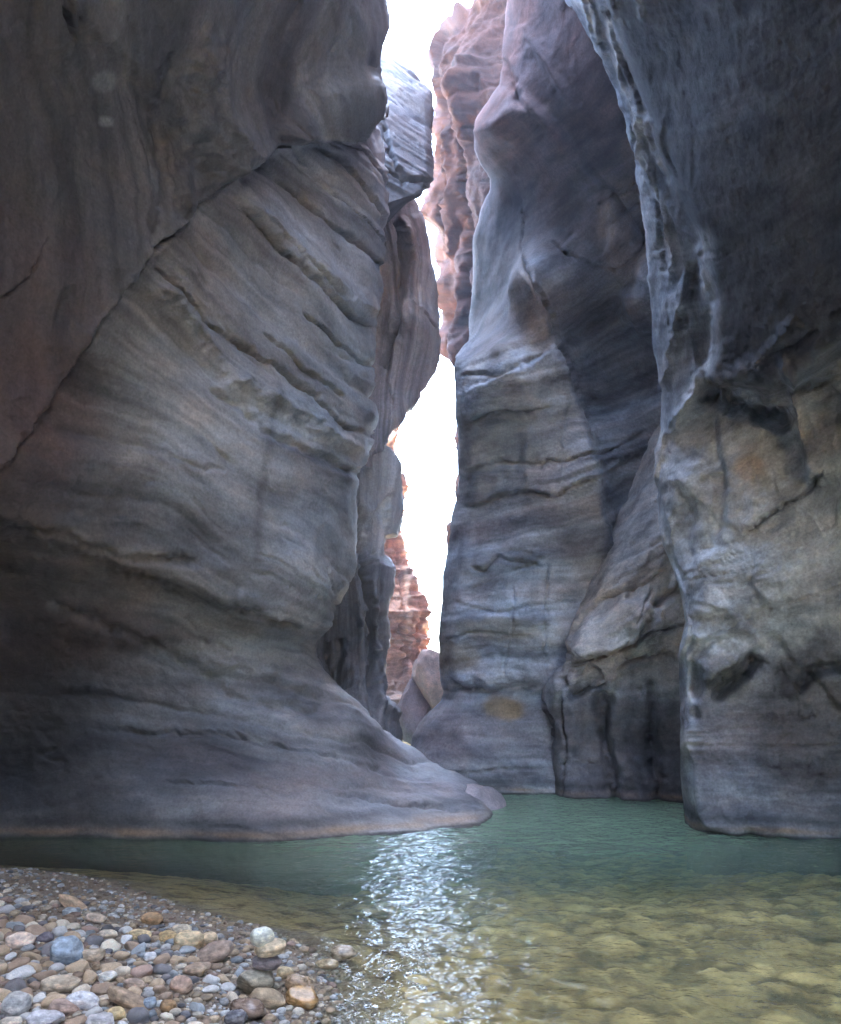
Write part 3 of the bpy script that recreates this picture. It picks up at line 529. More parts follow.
def near_color(px, py, P, S, d):
    c = base_color(px, py, P, S, 12.0); c = mixc(c, c.mean(-1, keepdims=True) * np.array((0.97, 1.0, 1.06)), np.full(px.shape, 0.7))
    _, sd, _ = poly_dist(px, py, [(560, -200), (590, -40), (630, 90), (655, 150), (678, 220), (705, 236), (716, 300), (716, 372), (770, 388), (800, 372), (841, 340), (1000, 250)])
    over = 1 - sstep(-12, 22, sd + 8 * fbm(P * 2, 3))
    c = mixc(c, DARK * 0.62, 0.86 * over)  # shade on the downward face of the overhang painted dark
    c = mixc(c, np.array((0.57, 0.585, 0.605)), 0.75 * (1 - over) * sstep(380, 430, py) * (1 - sstep(640, 700, py)))  # extra light on the lower face put in as pale grey
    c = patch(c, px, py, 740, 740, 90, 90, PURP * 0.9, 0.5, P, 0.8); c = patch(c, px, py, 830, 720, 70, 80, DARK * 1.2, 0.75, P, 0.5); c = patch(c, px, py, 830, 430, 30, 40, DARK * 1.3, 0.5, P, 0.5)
    c = patch(c, px, py, 750, 470, 18, 14, np.array((0.46, 0.31, 0.21)), 0.6, P); c = patch(c, px, py, 733, 680, 26, 18, np.array((0.16, 0.15, 0.12)), 0.7, P)
    for pl, w, k in (([(575, -40), (602, 60), (612, 120), (634, 175), (640, 200)], 3.6, 0.95), ([(612, 20), (622, 78), (645, 122), (655, 150), (668, 180)], 3.4, 0.95), ([(641, 120), (642, 190), (646, 260)], 3.6, 0.95), ([(645, 150), (662, 220), (669, 260)], 2.2, 0.7),
                     ([(705, 236), (708, 285), (712, 350), (690, 400), (664, 440)], 7, 0.6), ([(688, 600), (690, 680), (692, 800)], 5, 0.5), ([(630, -60), (642, 16)], 3, 0.4), ([(580, -20), (598, 30), (604, 60)], 6, 0.45)):
        c = line_tint(c, px, py, pl, w, np.array((0.60, 0.61, 0.62)), k, P)  # pale mineral ribs; light caught along ribs and fin is painted in too
    c = patch(c, px, py, 648, 262, 14, 50, np.array((0.40, 0.38, 0.36)), 0.6, P)
    return c
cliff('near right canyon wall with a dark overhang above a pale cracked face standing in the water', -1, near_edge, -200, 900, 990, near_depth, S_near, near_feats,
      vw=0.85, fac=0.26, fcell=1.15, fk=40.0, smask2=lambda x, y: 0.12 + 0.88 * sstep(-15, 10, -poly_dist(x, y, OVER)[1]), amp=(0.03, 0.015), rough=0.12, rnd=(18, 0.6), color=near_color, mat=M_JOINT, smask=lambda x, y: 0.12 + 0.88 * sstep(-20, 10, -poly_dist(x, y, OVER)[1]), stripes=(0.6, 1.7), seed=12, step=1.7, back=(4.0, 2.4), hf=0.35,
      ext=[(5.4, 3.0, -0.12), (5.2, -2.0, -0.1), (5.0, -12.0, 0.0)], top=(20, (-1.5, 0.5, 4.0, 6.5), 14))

# ================================================================== GROUND: river bed, gravel bar, water
def shore_poly():
    px = [(-420, 862), (-120, 862), (0, 868), (60, 874), (110, 883), (160, 900), (210, 916), (258, 932), (292, 945), (318, 960), (326, 980), (318, 1006), (312, 1030), (305, 1100), (300, 1300)]
    return np.array([((x - CX) * d / F, d) for x, y in px for d in [HC * F / (y - YH)]])
SH = shore_poly()
def shore_sd(x, y):
    b, sd, _ = poly_dist(np.asarray(x, float), np.asarray(y, float), SH)
    return -sd      # positive on the bar side after the sign check below
_sgn = 1.0 if shore_sd(np.array([-2.0]), np.array([3.5]))[0] > 0 else -1.0
def bar_z(x, y):
    s = _sgn * shore_sd(x, y)
    P = np.stack([x, y, 0 * x], -1)
    s2 = s + 0.05 * fbm(P * 3.0, 3)
    return np.where(s2 > 0, 0.30 * (1 - np.exp(-np.clip(s2, 0, 9) / 2.2)), 0.24 * s2) + 0.025 * fbm(P * 1.6, 4)
def bed_z(x, y):
    P = np.stack([x, y, 0 * x], -1)
    deep = 0.60 * sstep(3.4, 10.2, y + 0.75 * (-x) + 0.9 * fbm(P * 0.5 + 3, 3)) + 0.12
    deep = deep + 0.25 * sstep(-3.0, -5, x - 0.1 * y) * sstep(4, 7, y)
    deep = deep + 0.20 * sstep(4.6, 8.6, y + 0.5 * fbm(P * 0.6, 3)) * sstep(0.6, 2.6, x)
    slotfloor = sstep(14.0, 19.0, y) * 0.95
    return -deep + slotfloor + 0.05 * fbm(P * 1.1, 4) + 0.03 * fbm(P * 4, 3)
# river bed, stretched out to the far ground
u = np.linspace(-1, 1, 481); gx = 7.5 * u + 700 * np.sign(u) * np.clip(np.abs(u) - 0.86, 0, 1) ** 2 / 0.0196 * 0.5
v = np.linspace(-1, 1, 601); gy = 9 + 13 * v + 700 * np.sign(v) * np.clip(np.abs(v) - 0.86, 0, 1) ** 2 / 0.0196 * 0.5
X, Y = np.meshgrid(gx, gy); Z = bed_z(X, Y)
def cobbles(x, y, cell, seed):
    wx = x + 0.05 * perlin(np.stack([x * 5, y * 5, 0 * x + seed], -1)); wy = y + 0.05 * perlin(np.stack([x * 5, y * 5, 0 * x + seed + 9], -1))
    qx, qy = wx / cell, wy / cell; ix, iy = np.floor(qx).astype(np.int64), np.floor(qy).astype(np.int64); bd = np.full(x.shape, 9.0); bh = np.zeros(x.shape)
    for a in (-1, 0, 1):
        for b_ in (-1, 0, 1):
            h = _h(ix + a, iy + b_, ix * 0 + seed); dx = qx - ix - a - 0.5 - 0.38 * _grad[h, 0]; dy = qy - iy - b_ - 0.5 - 0.38 * _grad[h, 1]
            d = np.hypot(dx, dy) / (0.62 + 0.4 * (h % 97) / 97.0); bh = np.where(d < bd, (h % 1009) / 1009.0, bh); bd = np.minimum(bd, d)
    return bd, bh
bd1, bh1 = cobbles(X, Y, 0.17, 3); Z = Z + 0.03 * np.clip(1 - (bd1 / 0.75) ** 2, 0, 1) * (0.4 + bh1)
cob = np.clip(0.15 + 0.85 * bh1, 0, 1) * sstep(0.95, 0.6, bd1)
far = np.clip(np.maximum(np.abs(X) - 9, np.abs(Y - 9) - 15) / 20, 0, 1); Z = Z * (1 - far) - 0.9 * far
m, nt, out = new_mat('river_bed'); L = nt.links.new
b = N(nt, 'ShaderNodeBsdfPrincipled', Roughness=0.7); tc = N(nt, 'ShaderNodeTexCoord')
vn = N(nt, 'ShaderNodeTexNoise', Scale=4.2, Detail=6.0, Roughness=0.62, Distortion=0.2); L(tc.outputs['Object'], vn.inputs['Vector'])
vo = N(nt, 'ShaderNodeTexVoronoi', Scale=9.0, _feature='SMOOTH_F1', Smoothness=0.6); L(tc.outputs['Object'], vo.inputs['Vector'])
nz = N(nt, 'ShaderNodeTexNoise', Scale=1.7, Detail=6.0, Roughness=0.65); L(tc.outputs['Object'], nz.inputs['Vector'])
r1 = ramp(nt, [(0.36, (0.09, 0.06, 0.025)), (0.45, (0.36, 0.25, 0.10)), (0.55, (0.62, 0.47, 0.22)), (0.68, (0.26, 0.20, 0.11))]); L(vn.outputs['Fac'], r1.inputs[0])
r2 = ramp(nt, [(0.36, (0.24, 0.17, 0.075)), (0.62, (0.68, 0.53, 0.27))]); L(nz.outputs['Fac'], r2.inputs[0])
mx = N(nt, 'ShaderNodeMixRGB', Fac=0.45); L(r1.outputs[0], mx.inputs[1]); L(r2.outputs[0], mx.inputs[2]); ca = N(nt, 'ShaderNodeAttribute', _attribute_name='cobble'); cr = ramp(nt, [(0.0, (0.30, 0.27, 0.22)), (0.35, (0.75, 0.72, 0.66)), (0.7, (1.15, 1.12, 1.05)), (1.0, (1.5, 1.45, 1.35))]); L(ca.outputs['Fac'], cr.inputs[0])
cm = N(nt, 'ShaderNodeMixRGB', _blend_type='MULTIPLY', Fac=0.8); L(mx.outputs[0], cm.inputs[1]); L(cr.outputs[0], cm.inputs[2])
L(cm.outputs[0], b.inputs['Base Color'])
bp = N(nt, 'ShaderNodeBump', Strength=0.7, Distance=0.06, _invert=True); L(vo.outputs['Distance'], bp.inputs['Height']); L(bp.outputs[0], b.inputs['Normal']); L(b.outputs[0], out.inputs[0])
M_BED = m
ob = mesh_from_arrays('river_bed', np.stack([X, Y, Z], -1).reshape(-1, 3), grid_quads(*X.shape), M_BED, True, {'cobble': cob.ravel()}); tag(ob, 'golden brown stony river bed seen through the shallow water', kind='structure')

# gravel bar
gx = np.arange(-7.2, 0.6, 0.022); gy = np.arange(-1.0, 7.4, 0.022); X, Y = np.meshgrid(gx, gy)
Zb = bar_z(X, Y); P2 = np.stack([X, Y, 0 * X], -1)
Zb = Zb + 0.010 * fbm(P2 * 14, 3, 0.6)
m, nt, out = new_mat('gravel'); L = nt.links.new
b = N(nt, 'ShaderNodeBsdfPrincipled', Roughness=0.8); tc = N(nt, 'ShaderNodeTexCoord'); 
vo = N(nt, 'ShaderNodeTexVoronoi', Scale=42.0); L(tc.outputs['Object'], vo.inputs['Vector'])
vo2 = N(nt, 'ShaderNodeTexVoronoi', Scale=110.0); L(tc.outputs['Object'], vo2.inputs['Vector'])
r1 = ramp(nt, [(0.0, (0.10, 0.085, 0.07)), (0.3, (0.24, 0.19, 0.14)), (0.6, (0.36, 0.29, 0.22)), (0.85, (0.26, 0.25, 0.24)), (1.0, (0.5, 0.47, 0.42))]); L(vo.outputs['Color'], r1.inputs[0])
r2 = ramp(nt, [(0.0, (0.13, 0.11, 0.09)), (0.5, (0.3, 0.24, 0.18)), (1.0, (0.42, 0.38, 0.32))]); L(vo2.outputs['Color'], r2.inputs[0])
mx = N(nt, 'ShaderNodeMixRGB', Fac=0.5); L(r1.outputs[0], mx.inputs[1]); L(r2.outputs[0], mx.inputs[2])
sn = N(nt, 'ShaderNodeTexNoise', Scale=2.2, Detail=6.0, Roughness=0.65); L(tc.outputs['Object'], sn.inputs['Vector'])
sr = ramp(nt, [(0.42, (0, 0, 0)), (0.58, (1, 1, 1))]); L(sn.outputs['Fac'], sr.inputs[0])
ms = N(nt, 'ShaderNodeMixRGB'); L(sr.outputs[0], ms.inputs[0]); L(mx.outputs[0], ms.inputs[1]); ms.inputs[2].default_value = (0.27, 0.20, 0.135, 1)
us = N(nt, 'ShaderNodeAttribute', _attribute_name='under'); ub = N(nt, 'ShaderNodeTexNoise', Scale=4.2, Detail=6.0, Roughness=0.62); L(tc.outputs['Object'], ub.inputs['Vector'])
ur = ramp(nt, [(0.36, (0.09, 0.06, 0.025)), (0.45, (0.34, 0.24, 0.10)), (0.55, (0.58, 0.44, 0.21)), (0.68, (0.26, 0.20, 0.11))]); L(ub.outputs['Fac'], ur.inputs[0])
mu = N(nt, 'ShaderNodeMixRGB'); L(us.outputs['Fac'], mu.inputs[0]); L(ms.outputs[0], mu.inputs[1]); L(ur.outputs[0], mu.inputs[2])
L(mu.outputs[0], b.inputs['Base Color'])
bp = N(nt, 'ShaderNodeBump', Strength=1.0, Distance=0.02, _invert=True); L(vo.outputs['Distance'], bp.inputs['Height'])
bp2 = N(nt, 'ShaderNodeBump', Strength=0.8, Distance=0.008, _invert=True); L(vo2.outputs['Distance'], bp2.inputs['Height']); L(bp.outputs[0], bp2.inputs['Normal']); L(bp2.outputs[0], b.inputs['Normal']); L(b.outputs[0], out.inputs[0])
M_GRAVEL = m
ob = mesh_from_arrays('gravel_bar', np.stack([X, Y, Zb], -1).reshape(-1, 3), grid_quads(*X.shape), M_GRAVEL, True, {'under': (sstep(0.0, 0.10, -Zb + 0.05 * fbm(P2 * 2.0, 4)) * 0.95).ravel()}); tag(ob, 'low bank of mixed river gravel sloping into the pool', kind='structure')

# water
gx = np.arange(-7.4, 7.4, 0.033); gy = np.concatenate([np.arange(1.2, 9, 0.026), np.arange(9, 16.5, 0.05)]); X, Y = np.meshgrid(gx, gy)
P2 = np.stack([X, Y, 0 * X], -1)
flow = P2 * np.array((1.0, 1.0, 1)) 
rough_w = 0.35 + 0.65 * sstep(-2.6, -0.2, X - 0.06 * Y) + 0.5 * sstep(0.3, 1.6, X)
Zw = 0.012 * fbm(np.stack([X * 1.3 + 0.4 * Y, Y * 2.3, 0 * X], -1), 2) + 0.014 * fbm(np.stack([X * 5.0 + Y, Y * 6.0, 0 * X + 3], -1), 3, 0.55)
Zw = Zw * rough_w * (0.55 + 0.45 * sstep(11, 5, Y))
za, zb_ = bed_z(X, Y), bar_z(X, Y); depth_w = np.clip(-0.09 * np.logaddexp(za / 0.09, zb_ / 0.09), 0, 2)
m, nt, out = new_mat('silty_green_water'); L = nt.links.new
tc = N(nt, 'ShaderNodeTexCoord'); mp = N(nt, 'ShaderNodeMapping'); mp.inputs['Scale'].default_value = (1, 1.5, 1); L(tc.outputs['Object'], mp.inputs[0])
n1 = N(nt, 'ShaderNodeTexNoise', Scale=7.0, Detail=3.0, Roughness=0.5, Distortion=0.6); L(mp.outputs[0], n1.inputs['Vector'])
n2 = N(nt, 'ShaderNodeTexNoise', Scale=24.0, Detail=2.0, Roughness=0.5, Distortion=0.3); L(mp.outputs[0], n2.inputs['Vector'])
ar = N(nt, 'ShaderNodeAttribute', _attribute_name='ripple')
b1 = N(nt, 'ShaderNodeBump', Distance=0.026); L(n1.outputs['Fac'], b1.inputs['Height']); L(ar.outputs['Fac'], b1.inputs['Strength'])
b2 = N(nt, 'ShaderNodeBump', Distance=0.005); L(n2.outputs['Fac'], b2.inputs['Height']); L(ar.outputs['Fac'], b2.inputs['Strength']); L(b1.outputs[0], b2.inputs['Normal'])
fr = N(nt, 'ShaderNodeFresnel', IOR=1.33); L(b2.outputs[0], fr.inputs['Normal'])
gl = N(nt, 'ShaderNodeBsdfGlossy', Roughness=0.03); L(b2.outputs[0], gl.inputs['Normal'])
ad = N(nt, 'ShaderNodeAttribute', _attribute_name='water_depth')
rt = ramp(nt, [(0.0, (0.95, 0.97, 0.93)), (0.35, (0.82, 0.86, 0.70)), (1.0, (0.45, 0.58, 0.40))]); L(ad.outputs['Fac'], rt.inputs[0])
tr = N(nt, 'ShaderNodeBsdfTransparent'); L(rt.outputs[0], tr.inputs['Color'])
df = N(nt, 'ShaderNodeBsdfDiffuse'); df.inputs['Color'].default_value = (0.25, 0.36, 0.235, 1)
mr = N(nt, 'ShaderNodeMapRange'); mr.inputs[1].default_value = 0.05; mr.inputs[1].default_value = 0.08; mr.inputs[2].default_value = 0.58; mr.inputs[3].default_value = 0.06; mr.inputs[4].default_value = 0.88; L(ad.outputs['Fac'], mr.inputs[0])
mb = N(nt, 'ShaderNodeMixShader'); L(mr.outputs[0], mb.inputs[0]); L(tr.outputs[0], mb.inputs[1]); L(df.outputs[0], mb.inputs[2])
mf = N(nt, 'ShaderNodeMixShader'); L(fr.outputs[0], mf.inputs[0]); L(mb.outputs[0], mf.inputs[1]); L(gl.outputs[0], mf.inputs[2]); L(mf.outputs[0], out.inputs[0])
ob = mesh_from_arrays('water', np.stack([X, Y, Zw], -1).reshape(-1, 3), grid_quads(*X.shape), m, True, {'water_depth': depth_w.ravel(), 'ripple': (0.25 + 0.75 * rough_w).ravel()})
tag(ob, 'rippled green river water with bright sky glints, golden in the shallows', kind='structure')

# ================================================================== BOULDERS
import bmesh
def blob_mesh(name, sub, mat, colr, seed, dims, flat=2.6, rough=0.10, jag=0.0, smooth=True, tone=1.5):
    """a water worn stone: rounded box-ish lump with noise and optional broken facets"""
    bm = bmesh.new(); bmesh.ops.create_icosphere(bm, subdivisions=sub, radius=1.0)
    V = np.array([v.co[:] for v in bm.verts]); F_ = np.array([[v.index for v in f.verts] for f in bm.faces]); bm.free()
    V = np.sign(V) * np.abs(V) ** (2.0 / flat); V /= (np.abs(V) ** flat).sum(1, keepdims=True) ** (1 / flat) + 1e-9
    V = V * (1 + rough * 1.6 * fbm(V * 0.9 + seed * 5.1, 3))[:, None]
    rg = np.random.default_rng(int(seed * 97) + 1)
    for i in range(int(jag)):
        n = rg.normal(size=3); n /= np.linalg.norm(n); k = 0.66 + 0.22 * rg.random()
        t = V @ n; V = V - np.clip(t - k, 0, None)[:, None] * n * 0.92
    V = V * (1 + 0.03 * fbm(V * 4 + seed, 3))[:, None]
    V = V * np.array(dims)
    Pn = V / max(dims)
    cc = np.array(colr) * tone * (1 + 0.30 * fbm(Pn * 2.2 + seed, 4) + 0.15 * fbm(Pn * 9 + seed, 3))[:, None]
    me = mesh_from_arrays(name, V, F_, mat, smooth, {'rock_color': np.clip(cc, 0.02, 0.8)})
    return me
M_STONE = rock_material('river_stone', rough=0.66, bump=0.22, fine=6.0, spec=0.3, bedded=False)
M_WET = rock_material('wet_river_stone', rough=0.25, bump=0.2, fine=6.0, spec=0.6, bedded=False)
def place_px(o, px, py, d, rot=(0, 0, 0)):
    o.location = at(px, py, d).tolist(); o.rotation_euler = rot; return o
o = blob_mesh('boulder', 5, M_ROCK, (0.20, 0.155, 0.165), 1.3, (0.36, 0.4, 0.66), 2.6, 0.16, 5); place_px(o, 415, 708, 15.5, (0.1, 0.2, 0.4))
tag(o, 'dark purple boulder jammed in the far slot between the toe and the right buttress', 'boulder')
o = blob_mesh('boulder', 5, M_ROCK, (0.40, 0.29, 0.25), 2.1, (0.44, 0.5, 0.72), 2.4, 0.16, 3); place_px(o, 436, 682, 15.2, (0.0, -0.15, 0.2))
tag(o, 'pinkish rounded boulder leaning on the right buttress in the far slot', 'boulder')
o = blob_mesh('boulder', 5, M_ROCK, (0.24, 0.20, 0.20), 3.7, (0.42, 0.62, 0.46), 2.3, 0.12, 2); place_px(o, 475, 818, 9.9, (0.05, 0.38, 0.0))
tag(o, 'low rounded grey boulder half under water just behind the tip of the left toe', 'boulder')

# ================================================================== STONES ON THE BAR
def ground_hit(px, py):
    d = HC * F / (py - YH)
    for _ in range(12):
        x = (px - CX) * d / F; z = bar_z(np.array([x]), np.array([d]))[0]; z = max(z, -0.02)
        d = (HC - z) * F / (py - YH)
    return d, z
NAMED = [ # px, py, width, height px, colour, jag, tilt, label
    (20, 941, 27, 18, (0.50, 0.40, 0.33), 1, 0, 'pale peach rounded stone near the left border of the gravel bank'),
    (66, 952, 30, 30, (0.24, 0.29, 0.34), 3, 0, 'large flat blue grey stone standing out among tan gravel'),
    (73, 904, 32, 11, (0.40, 0.29, 0.19), 1, 0.5, 'long tan stone lying slantwise near the back of the gravel bank'),
    (60, 984, 37, 17, (0.38, 0.32, 0.24), 0, 0, 'long rounded beige cobble in the lower left foreground'),
    (82, 1001, 34, 17, (0.52, 0.53, 0.56), 2, 0.15, 'whitish oval stone just below the long beige cobble'),
    (64, 1008, 27, 17, (0.29, 0.21, 0.17), 1, 0.2, 'reddish brown stone left of the whitish oval stone'),
    (116, 1014, 17, 14, (0.46, 0.36, 0.20), 0, 0, 'round yellowish stone at the bottom of the gravel bank'),
    (16, 1006, 26, 25, (0.33, 0.33, 0.32), 1, 0, 'big grey cobble in the bottom left corner'),
    (108, 934, 19, 8, (0.47, 0.41, 0.32), 0, 0, 'slim pale beige pebble right of the blue grey stone'),
    (95, 919, 19, 11, (0.42, 0.34, 0.26), 1, 0.2, 'light brown pebble below the long slanting tan stone'),
    (152, 919, 21, 13, (0.34, 0.22, 0.12), 0, 0, 'dark ochre egg shaped stone on the gravel bank'),
    (140, 935, 21, 11, (0.48, 0.38, 0.22), 0, 0.1, 'flat yellow tan stone below the dark ochre egg shaped one'),
    (168, 937, 19, 12, (0.42, 0.31, 0.16), 0, 0, 'mustard brown oval stone left of the large tan cobble'),
    (108, 977, 17, 12, (0.56, 0.53, 0.46), 2, 0, 'whitish angular stone in the middle of the gravel bank'),
    (150, 957, 12, 9, (0.66, 0.66, 0.64), 0, 0, 'small nearly white oval pebble in brown gravel'),
    (45, 1020, 34, 18, (0.40, 0.40, 0.42), 1, 0, 'grey flat stone cut off by the lower border'),
    (102, 1022, 34, 16, (0.38, 0.37, 0.37), 1, 0, 'pale grey slab at the lower border left of the yellowish stone'),
    (150, 1003, 13, 12, (0.26, 0.31, 0.36), 0, 0, 'round blue grey pebble in the lower gravel'),
    (168, 1006, 14, 14, (0.31, 0.20, 0.11), 1, 0, 'rusty orange pebble beside the round blue grey pebble'),
    (189, 941, 27, 20, (0.47, 0.37, 0.23), 1, 0, 'large rounded tan cobble behind the wedge shaped stone'),
    (209, 941, 17, 16, (0.44, 0.34, 0.22), 0, 0, 'smaller tan cobble touching the large tan cobble'),
    (182, 930, 19, 11, (0.46, 0.40, 0.30), 0, 0, 'beige stone topping the tan cobbles at the back'),
    (215, 953, 37, 21, (0.25, 0.19, 0.15), 5, -0.25, 'wedge shaped dark brown stone left of the cairn'),
    (12, 1022, 22, 10, (0.45, 0.40, 0.33), 0, 0, 'cream pebble at the very bottom left edge'),
    (135, 985, 22, 12, (0.34, 0.26, 0.20), 3, 0.2, 'broken brown stone right of the whitish angular stone'),
    (128, 1000, 46, 16, (0.30, 0.22, 0.15), 4, 0.45, 'long brown angular rock half sunk in the lower gravel'),
    (92, 955, 24, 14, (0.37, 0.30, 0.22), 2, 0, 'tan angular stone just right of the blue grey stone'),
    (44, 938, 18, 11, (0.13, 0.12, 0.14), 1, 0, 'dark purple black pebble between the peach and the blue grey stones'),
    (70, 912, 14, 9, (0.30, 0.34, 0.36), 0, 0, 'pale bluish pebble below the long slanting tan stone'),
    (247, 1010, 38, 22, (0.17, 0.12, 0.09), 4, 0.1, 'wet dark brown block at the foot of the cairn'),
    (236, 1018, 22, 16, (0.12, 0.12, 0.13), 1, 0, 'near black rounded stone below the wet dark brown block'),
    (195, 970, 22, 14, (0.36, 0.27, 0.19), 3, 0, 'brown angular stone below the tan cobbles'),
    (182, 985, 22, 16, (0.34, 0.24, 0.18), 3, 0.2, 'reddish broken stone in the gravel left of the cairn'),
    (327, 964, 23, 10, (0.36, 0.28, 0.17), 1, 0, 'flat tan stone standing in the water right of the cairn'),
    (344, 953, 28, 14, (0.28, 0.22, 0.15), 2, 0, 'wet stone in the stream lapped by bright ripples'),
    (303, 997, 32, 22, (0.30, 0.18, 0.075), 3, 0.2, 'glossy wet orange stone at the water edge'),
    (300, 984, 30, 18, (0.34, 0.24, 0.15), 3, 0.25, 'brown stone resting above the glossy wet orange stone'),
    (284, 973, 19, 13, (0.38, 0.30, 0.18), 1, 0, 'small tan stone right of the cairn base'),
    (268, 999, 36, 18, (0.27, 0.21, 0.14), 3, 0.2, 'long brown rock in front of the cairn base'),
]
placed = []      # (x, y, radius)
for i, (px, py, w, h, colr, jag, tilt, label) in enumerate(NAMED):
    d, z = ground_hit(px, py + h * 0.30)
    rx = w * d / F / 2; rz = h * d / F / 2 * 0.95
    wet = 'wet' in label or px > 320
    o = blob_mesh('stone', 4, M_WET if wet else M_STONE, colr, 10 + i * 1.7, (rx, min(rx, rz * 1.3), rz), 2.5, 0.13, jag)
    o.location = at(px, py, d).tolist(); o.rotation_euler = (0.1 * math.sin(i), tilt, 0.5 * math.sin(i * 2.3) if w < 1.4 * h else 0.15 * math.sin(i * 3))
    tag(o, label, 'stone'); placed.append((o.location.x, o.location.y, rx))
# the little cairn
CAIRN = [(255, 980, 40, 26, (0.27, 0.24, 0.18), 4, 0.0, 'big greenish grey base stone of the little cairn'),
         (267, 962, 28, 15, (0.19, 0.165, 0.17), 1, 0.08, 'dark purple grey stone second from the bottom of the cairn'),
         (270, 948, 31, 15, (0.42, 0.34, 0.23), 1, -0.12, 'tan stone second from the top of the cairn'),
         (262, 937, 25, 18, (0.50, 0.50, 0.42), 0, 0.0, 'pale greenish grey round stone on top of the cairn')]
d0, z0 = ground_hit(255, 992)
for i, (px, py, w, h, colr, jag, tilt, label) in enumerate(CAIRN):
    rx = w * d0 / F / 2; rz = h * d0 / F / 2
    o = blob_mesh('stone', 4, M_STONE, colr, 60 + i * 2.9, (rx, rx * 0.8, rz), 2.4, 0.09, jag)
    o.location = at(px, py, d0).tolist(); o.rotation_euler = (0, tilt, 0.3 * i)
    tag(o, label, 'stone', 'stones of the cairn'); placed.append((o.location.x, o.location.y, rx))

# countless smaller pebbles: the 260 largest one by one, the rest as gravel
KINDS = [('pale grey', (0.42, 0.42, 0.41)), ('cream', (0.50, 0.44, 0.35)), ('tan', (0.40, 0.31, 0.21)), ('brown', (0.27, 0.20, 0.145)),
         ('reddish', (0.29, 0.205, 0.165)), ('blue grey', (0.255, 0.28, 0.295)), ('dark grey', (0.15, 0.145, 0.15)), ('white', (0.60, 0.60, 0.58))]
WT = [0.22, 0.16, 0.25, 0.16, 0.06, 0.06, 0.06, 0.03]
protos = {}
for ki, (kn, kc) in enumerate(KINDS):
    protos[ki] = []
    for v in range(4):
        r = np.random.default_rng(ki * 10 + v)
        dims = (1.0, 0.62 + 0.3 * r.random(), 0.38 + 0.3 * r.random())
        po = blob_mesh('pebble', 3, M_STONE, np.array(kc) * (0.85 + 0.3 * r.random()), 100 + ki * 9 + v * 2.3, dims, 2.2 + 0.6 * r.random(), 0.16, int(r.integers(2, 9)))
        protos[ki].append(po.data); bpy.data.objects.remove(po)
rg = np.random.default_rng(21)
cand = []
while len(cand) < 10500:
    px = rg.uniform(-120, 340); py = rg.uniform(866, 1110)
    d = HC * F / (py - YH)
    if rg.random() > (3.2 / d) ** 0: continue
    x = (px - CX) * d / F
    s = _sgn * shore_sd(np.array([x]), np.array([d]))[0]
    if s < -0.10: continue
    cand.append((x, d, s))
cand = np.array(cand); zc = bar_z(cand[:, 0], cand[:, 1])
sizes = 0.010 + 0.044 * rg.random(len(cand)) ** 3.2
# coarser to the left foreground, finer along the back rim and the shore
coarse = sstep(0.05, 1.2, cand[:, 2]) * 0.55 + 0.6
sizes = sizes * coarse * np.where(cand[:, 1] > 4.6, 0.85, 1.0)
order = np.argsort(-(sizes / cand[:, 1]))
grid = {}
def clash(x, y, r):
    for (a, b_, c) in placed:
        if (x - a) ** 2 + (y - b_) ** 2 < (0.8 * (r + c)) ** 2: return True
    return False
small_v, small_f, small_c, nvs = [], [], [], 0
cnt = 0
for idx in order:
    x, y, s = cand[idx]; r = sizes[idx]
    big = cnt < 250
    if not big and fbm(np.array([[x * 2.2, y * 2.2, 5.0]]), 3)[0] > 0.42: continue      # sandy gaps
    if clash(x, y, r * (1 if big else 0.7)): continue
    ki = int(rg.choice(len(KINDS), p=WT)); me = protos[ki][int(rg.integers(0, 4))]
    z = zc[idx] + r * 0.16
    if big:
        o = bpy.data.objects.new('pebble', me); COL.objects.link(o)
        o.location = (x, y, z); o.scale = (r, r, r); o.rotation_euler = (rg.normal() * 0.22, rg.normal() * 0.22, rg.uniform(0, 6.28))
        tag(o, 'small %s pebble among others on the gravel bank' % KINDS[ki][0], 'pebble', '%s pebbles on the gravel bank' % KINDS[ki][0])
        cnt += 1; placed.append((x, y, r))
    else:
        small_v.append((x, y, z, r, ki, int(rg.integers(0, 4)), rg.uniform(0, 6.28)))
        if len(placed) < 900: placed.append((x, y, r))
# one gravel object for the rest (low detail lumps)
bm = bmesh.new(); bmesh.ops.create_icosphere(bm, subdivisions=2, radius=1.0)
IV = np.array([v.co[:] for v in bm.verts]); IF = np.array([[v.index for v in f.verts] for f in bm.faces]); bm.free()
VV, FF, CC = [], [], []; base = 0
for (x, y, z, r, ki, vi, a) in small_v:
    q = IV * (1 + 0.22 * perlin(IV * 1.1 + x * 31 + y * 17))[:, None] * np.array((1, 0.62 + 0.3 * hash1(x * 91), 0.45 + 0.25 * hash1(y * 77)))
    q = q * r; ca, sa = math.cos(a), math.sin(a)
    q = np.stack([q[:, 0] * ca - q[:, 1] * sa + x, q[:, 0] * sa + q[:, 1] * ca + y, q[:, 2] + z], -1)
    VV.append(q); FF.append(IF + base); base += len(q)
    CC.append(np.repeat(np.array(KINDS[ki][1])[None] * (0.75 + 0.5 * hash1(x * 13 + y * 7)), len(q), 0))
ob = mesh_from_arrays('gravel', np.concatenate(VV), np.concatenate(FF), M_STONE, True, {'rock_color': np.concatenate(CC)})
tag(ob, 'loose fine gravel filling the bank between the stones', kind='stuff')

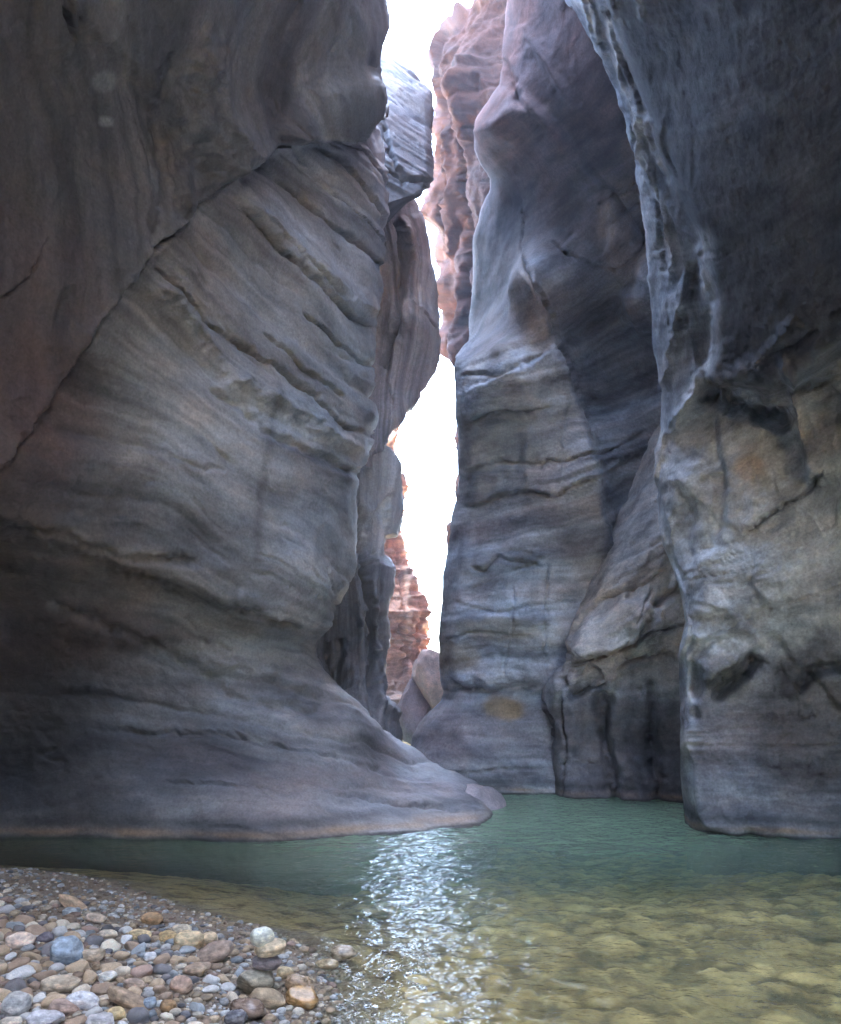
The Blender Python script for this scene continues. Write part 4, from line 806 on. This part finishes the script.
# ================================================================== HAZE
HAZE = 0.0055
if HAZE:
    hv = np.array([(x, y, z) for z in (-3.0, 34.0) for y in (-18.0, 60.0) for x in (-32.0, 32.0)])
    m, nt, out = new_mat('slot_haze')
    pv = nt.nodes.new('ShaderNodeVolumePrincipled'); pv.inputs['Color'].default_value = (0.82, 0.90, 1.0, 1); pv.inputs['Density'].default_value = HAZE; pv.inputs['Anisotropy'].default_value = 0.45
    nt.links.new(pv.outputs[0], out.inputs['Volume'])
    ob = mesh_from_arrays('haze', hv, np.array([(0, 2, 3, 1), (4, 5, 7, 6), (0, 1, 5, 4), (2, 6, 7, 3), (0, 4, 6, 2), (1, 3, 7, 5)]), m, False)
    tag(ob, 'thin bluish haze in the canyon air', kind='stuff')
# ================================================================== LIGHT
SUN_EL, SUN_AZ = R(58), R(75)        # azimuth from +Y towards +X
sd = Vector((math.sin(SUN_AZ) * math.cos(SUN_EL), math.cos(SUN_AZ) * math.cos(SUN_EL), math.sin(SUN_EL)))
sl = bpy.data.lights.new('sun', 'SUN'); sl.energy = 4.5; sl.angle = R(0.5); sl.color = (1.0, 0.93, 0.83)
so = bpy.data.objects.new('sun', sl); COL.objects.link(so); so.rotation_euler = sd.to_track_quat('Z', 'Y').to_euler(); so.location = (0, 0, 40)
w = bpy.data.worlds.new('World'); scene.world = w; w.use_nodes = True
nt = w.node_tree; nt.nodes.clear(); out = nt.nodes.new('ShaderNodeOutputWorld'); bg = nt.nodes.new('ShaderNodeBackground')
sky = nt.nodes.new('ShaderNodeTexSky'); sky.sky_type = 'NISHITA'; sky.sun_disc = False; sky.sun_elevation = SUN_EL; sky.sun_rotation = SUN_AZ; sky.dust_density = 2.0; sky.air_density = 1.0
bg.inputs[1].default_value = 0.13
nt.links.new(sky.outputs[0], bg.inputs[0]); nt.links.new(bg.outputs[0], out.inputs[0])
vs = scene.view_settings; vs.view_transform = 'Standard'; vs.look = 'None'; vs.exposure = 5.4; vs.gamma = 1.0; vs.use_curve_mapping = False
scene.render.engine = 'CYCLES'
scene.cycles.max_bounces = 8; scene.cycles.diffuse_bounces = 5; scene.cycles.use_denoising = True
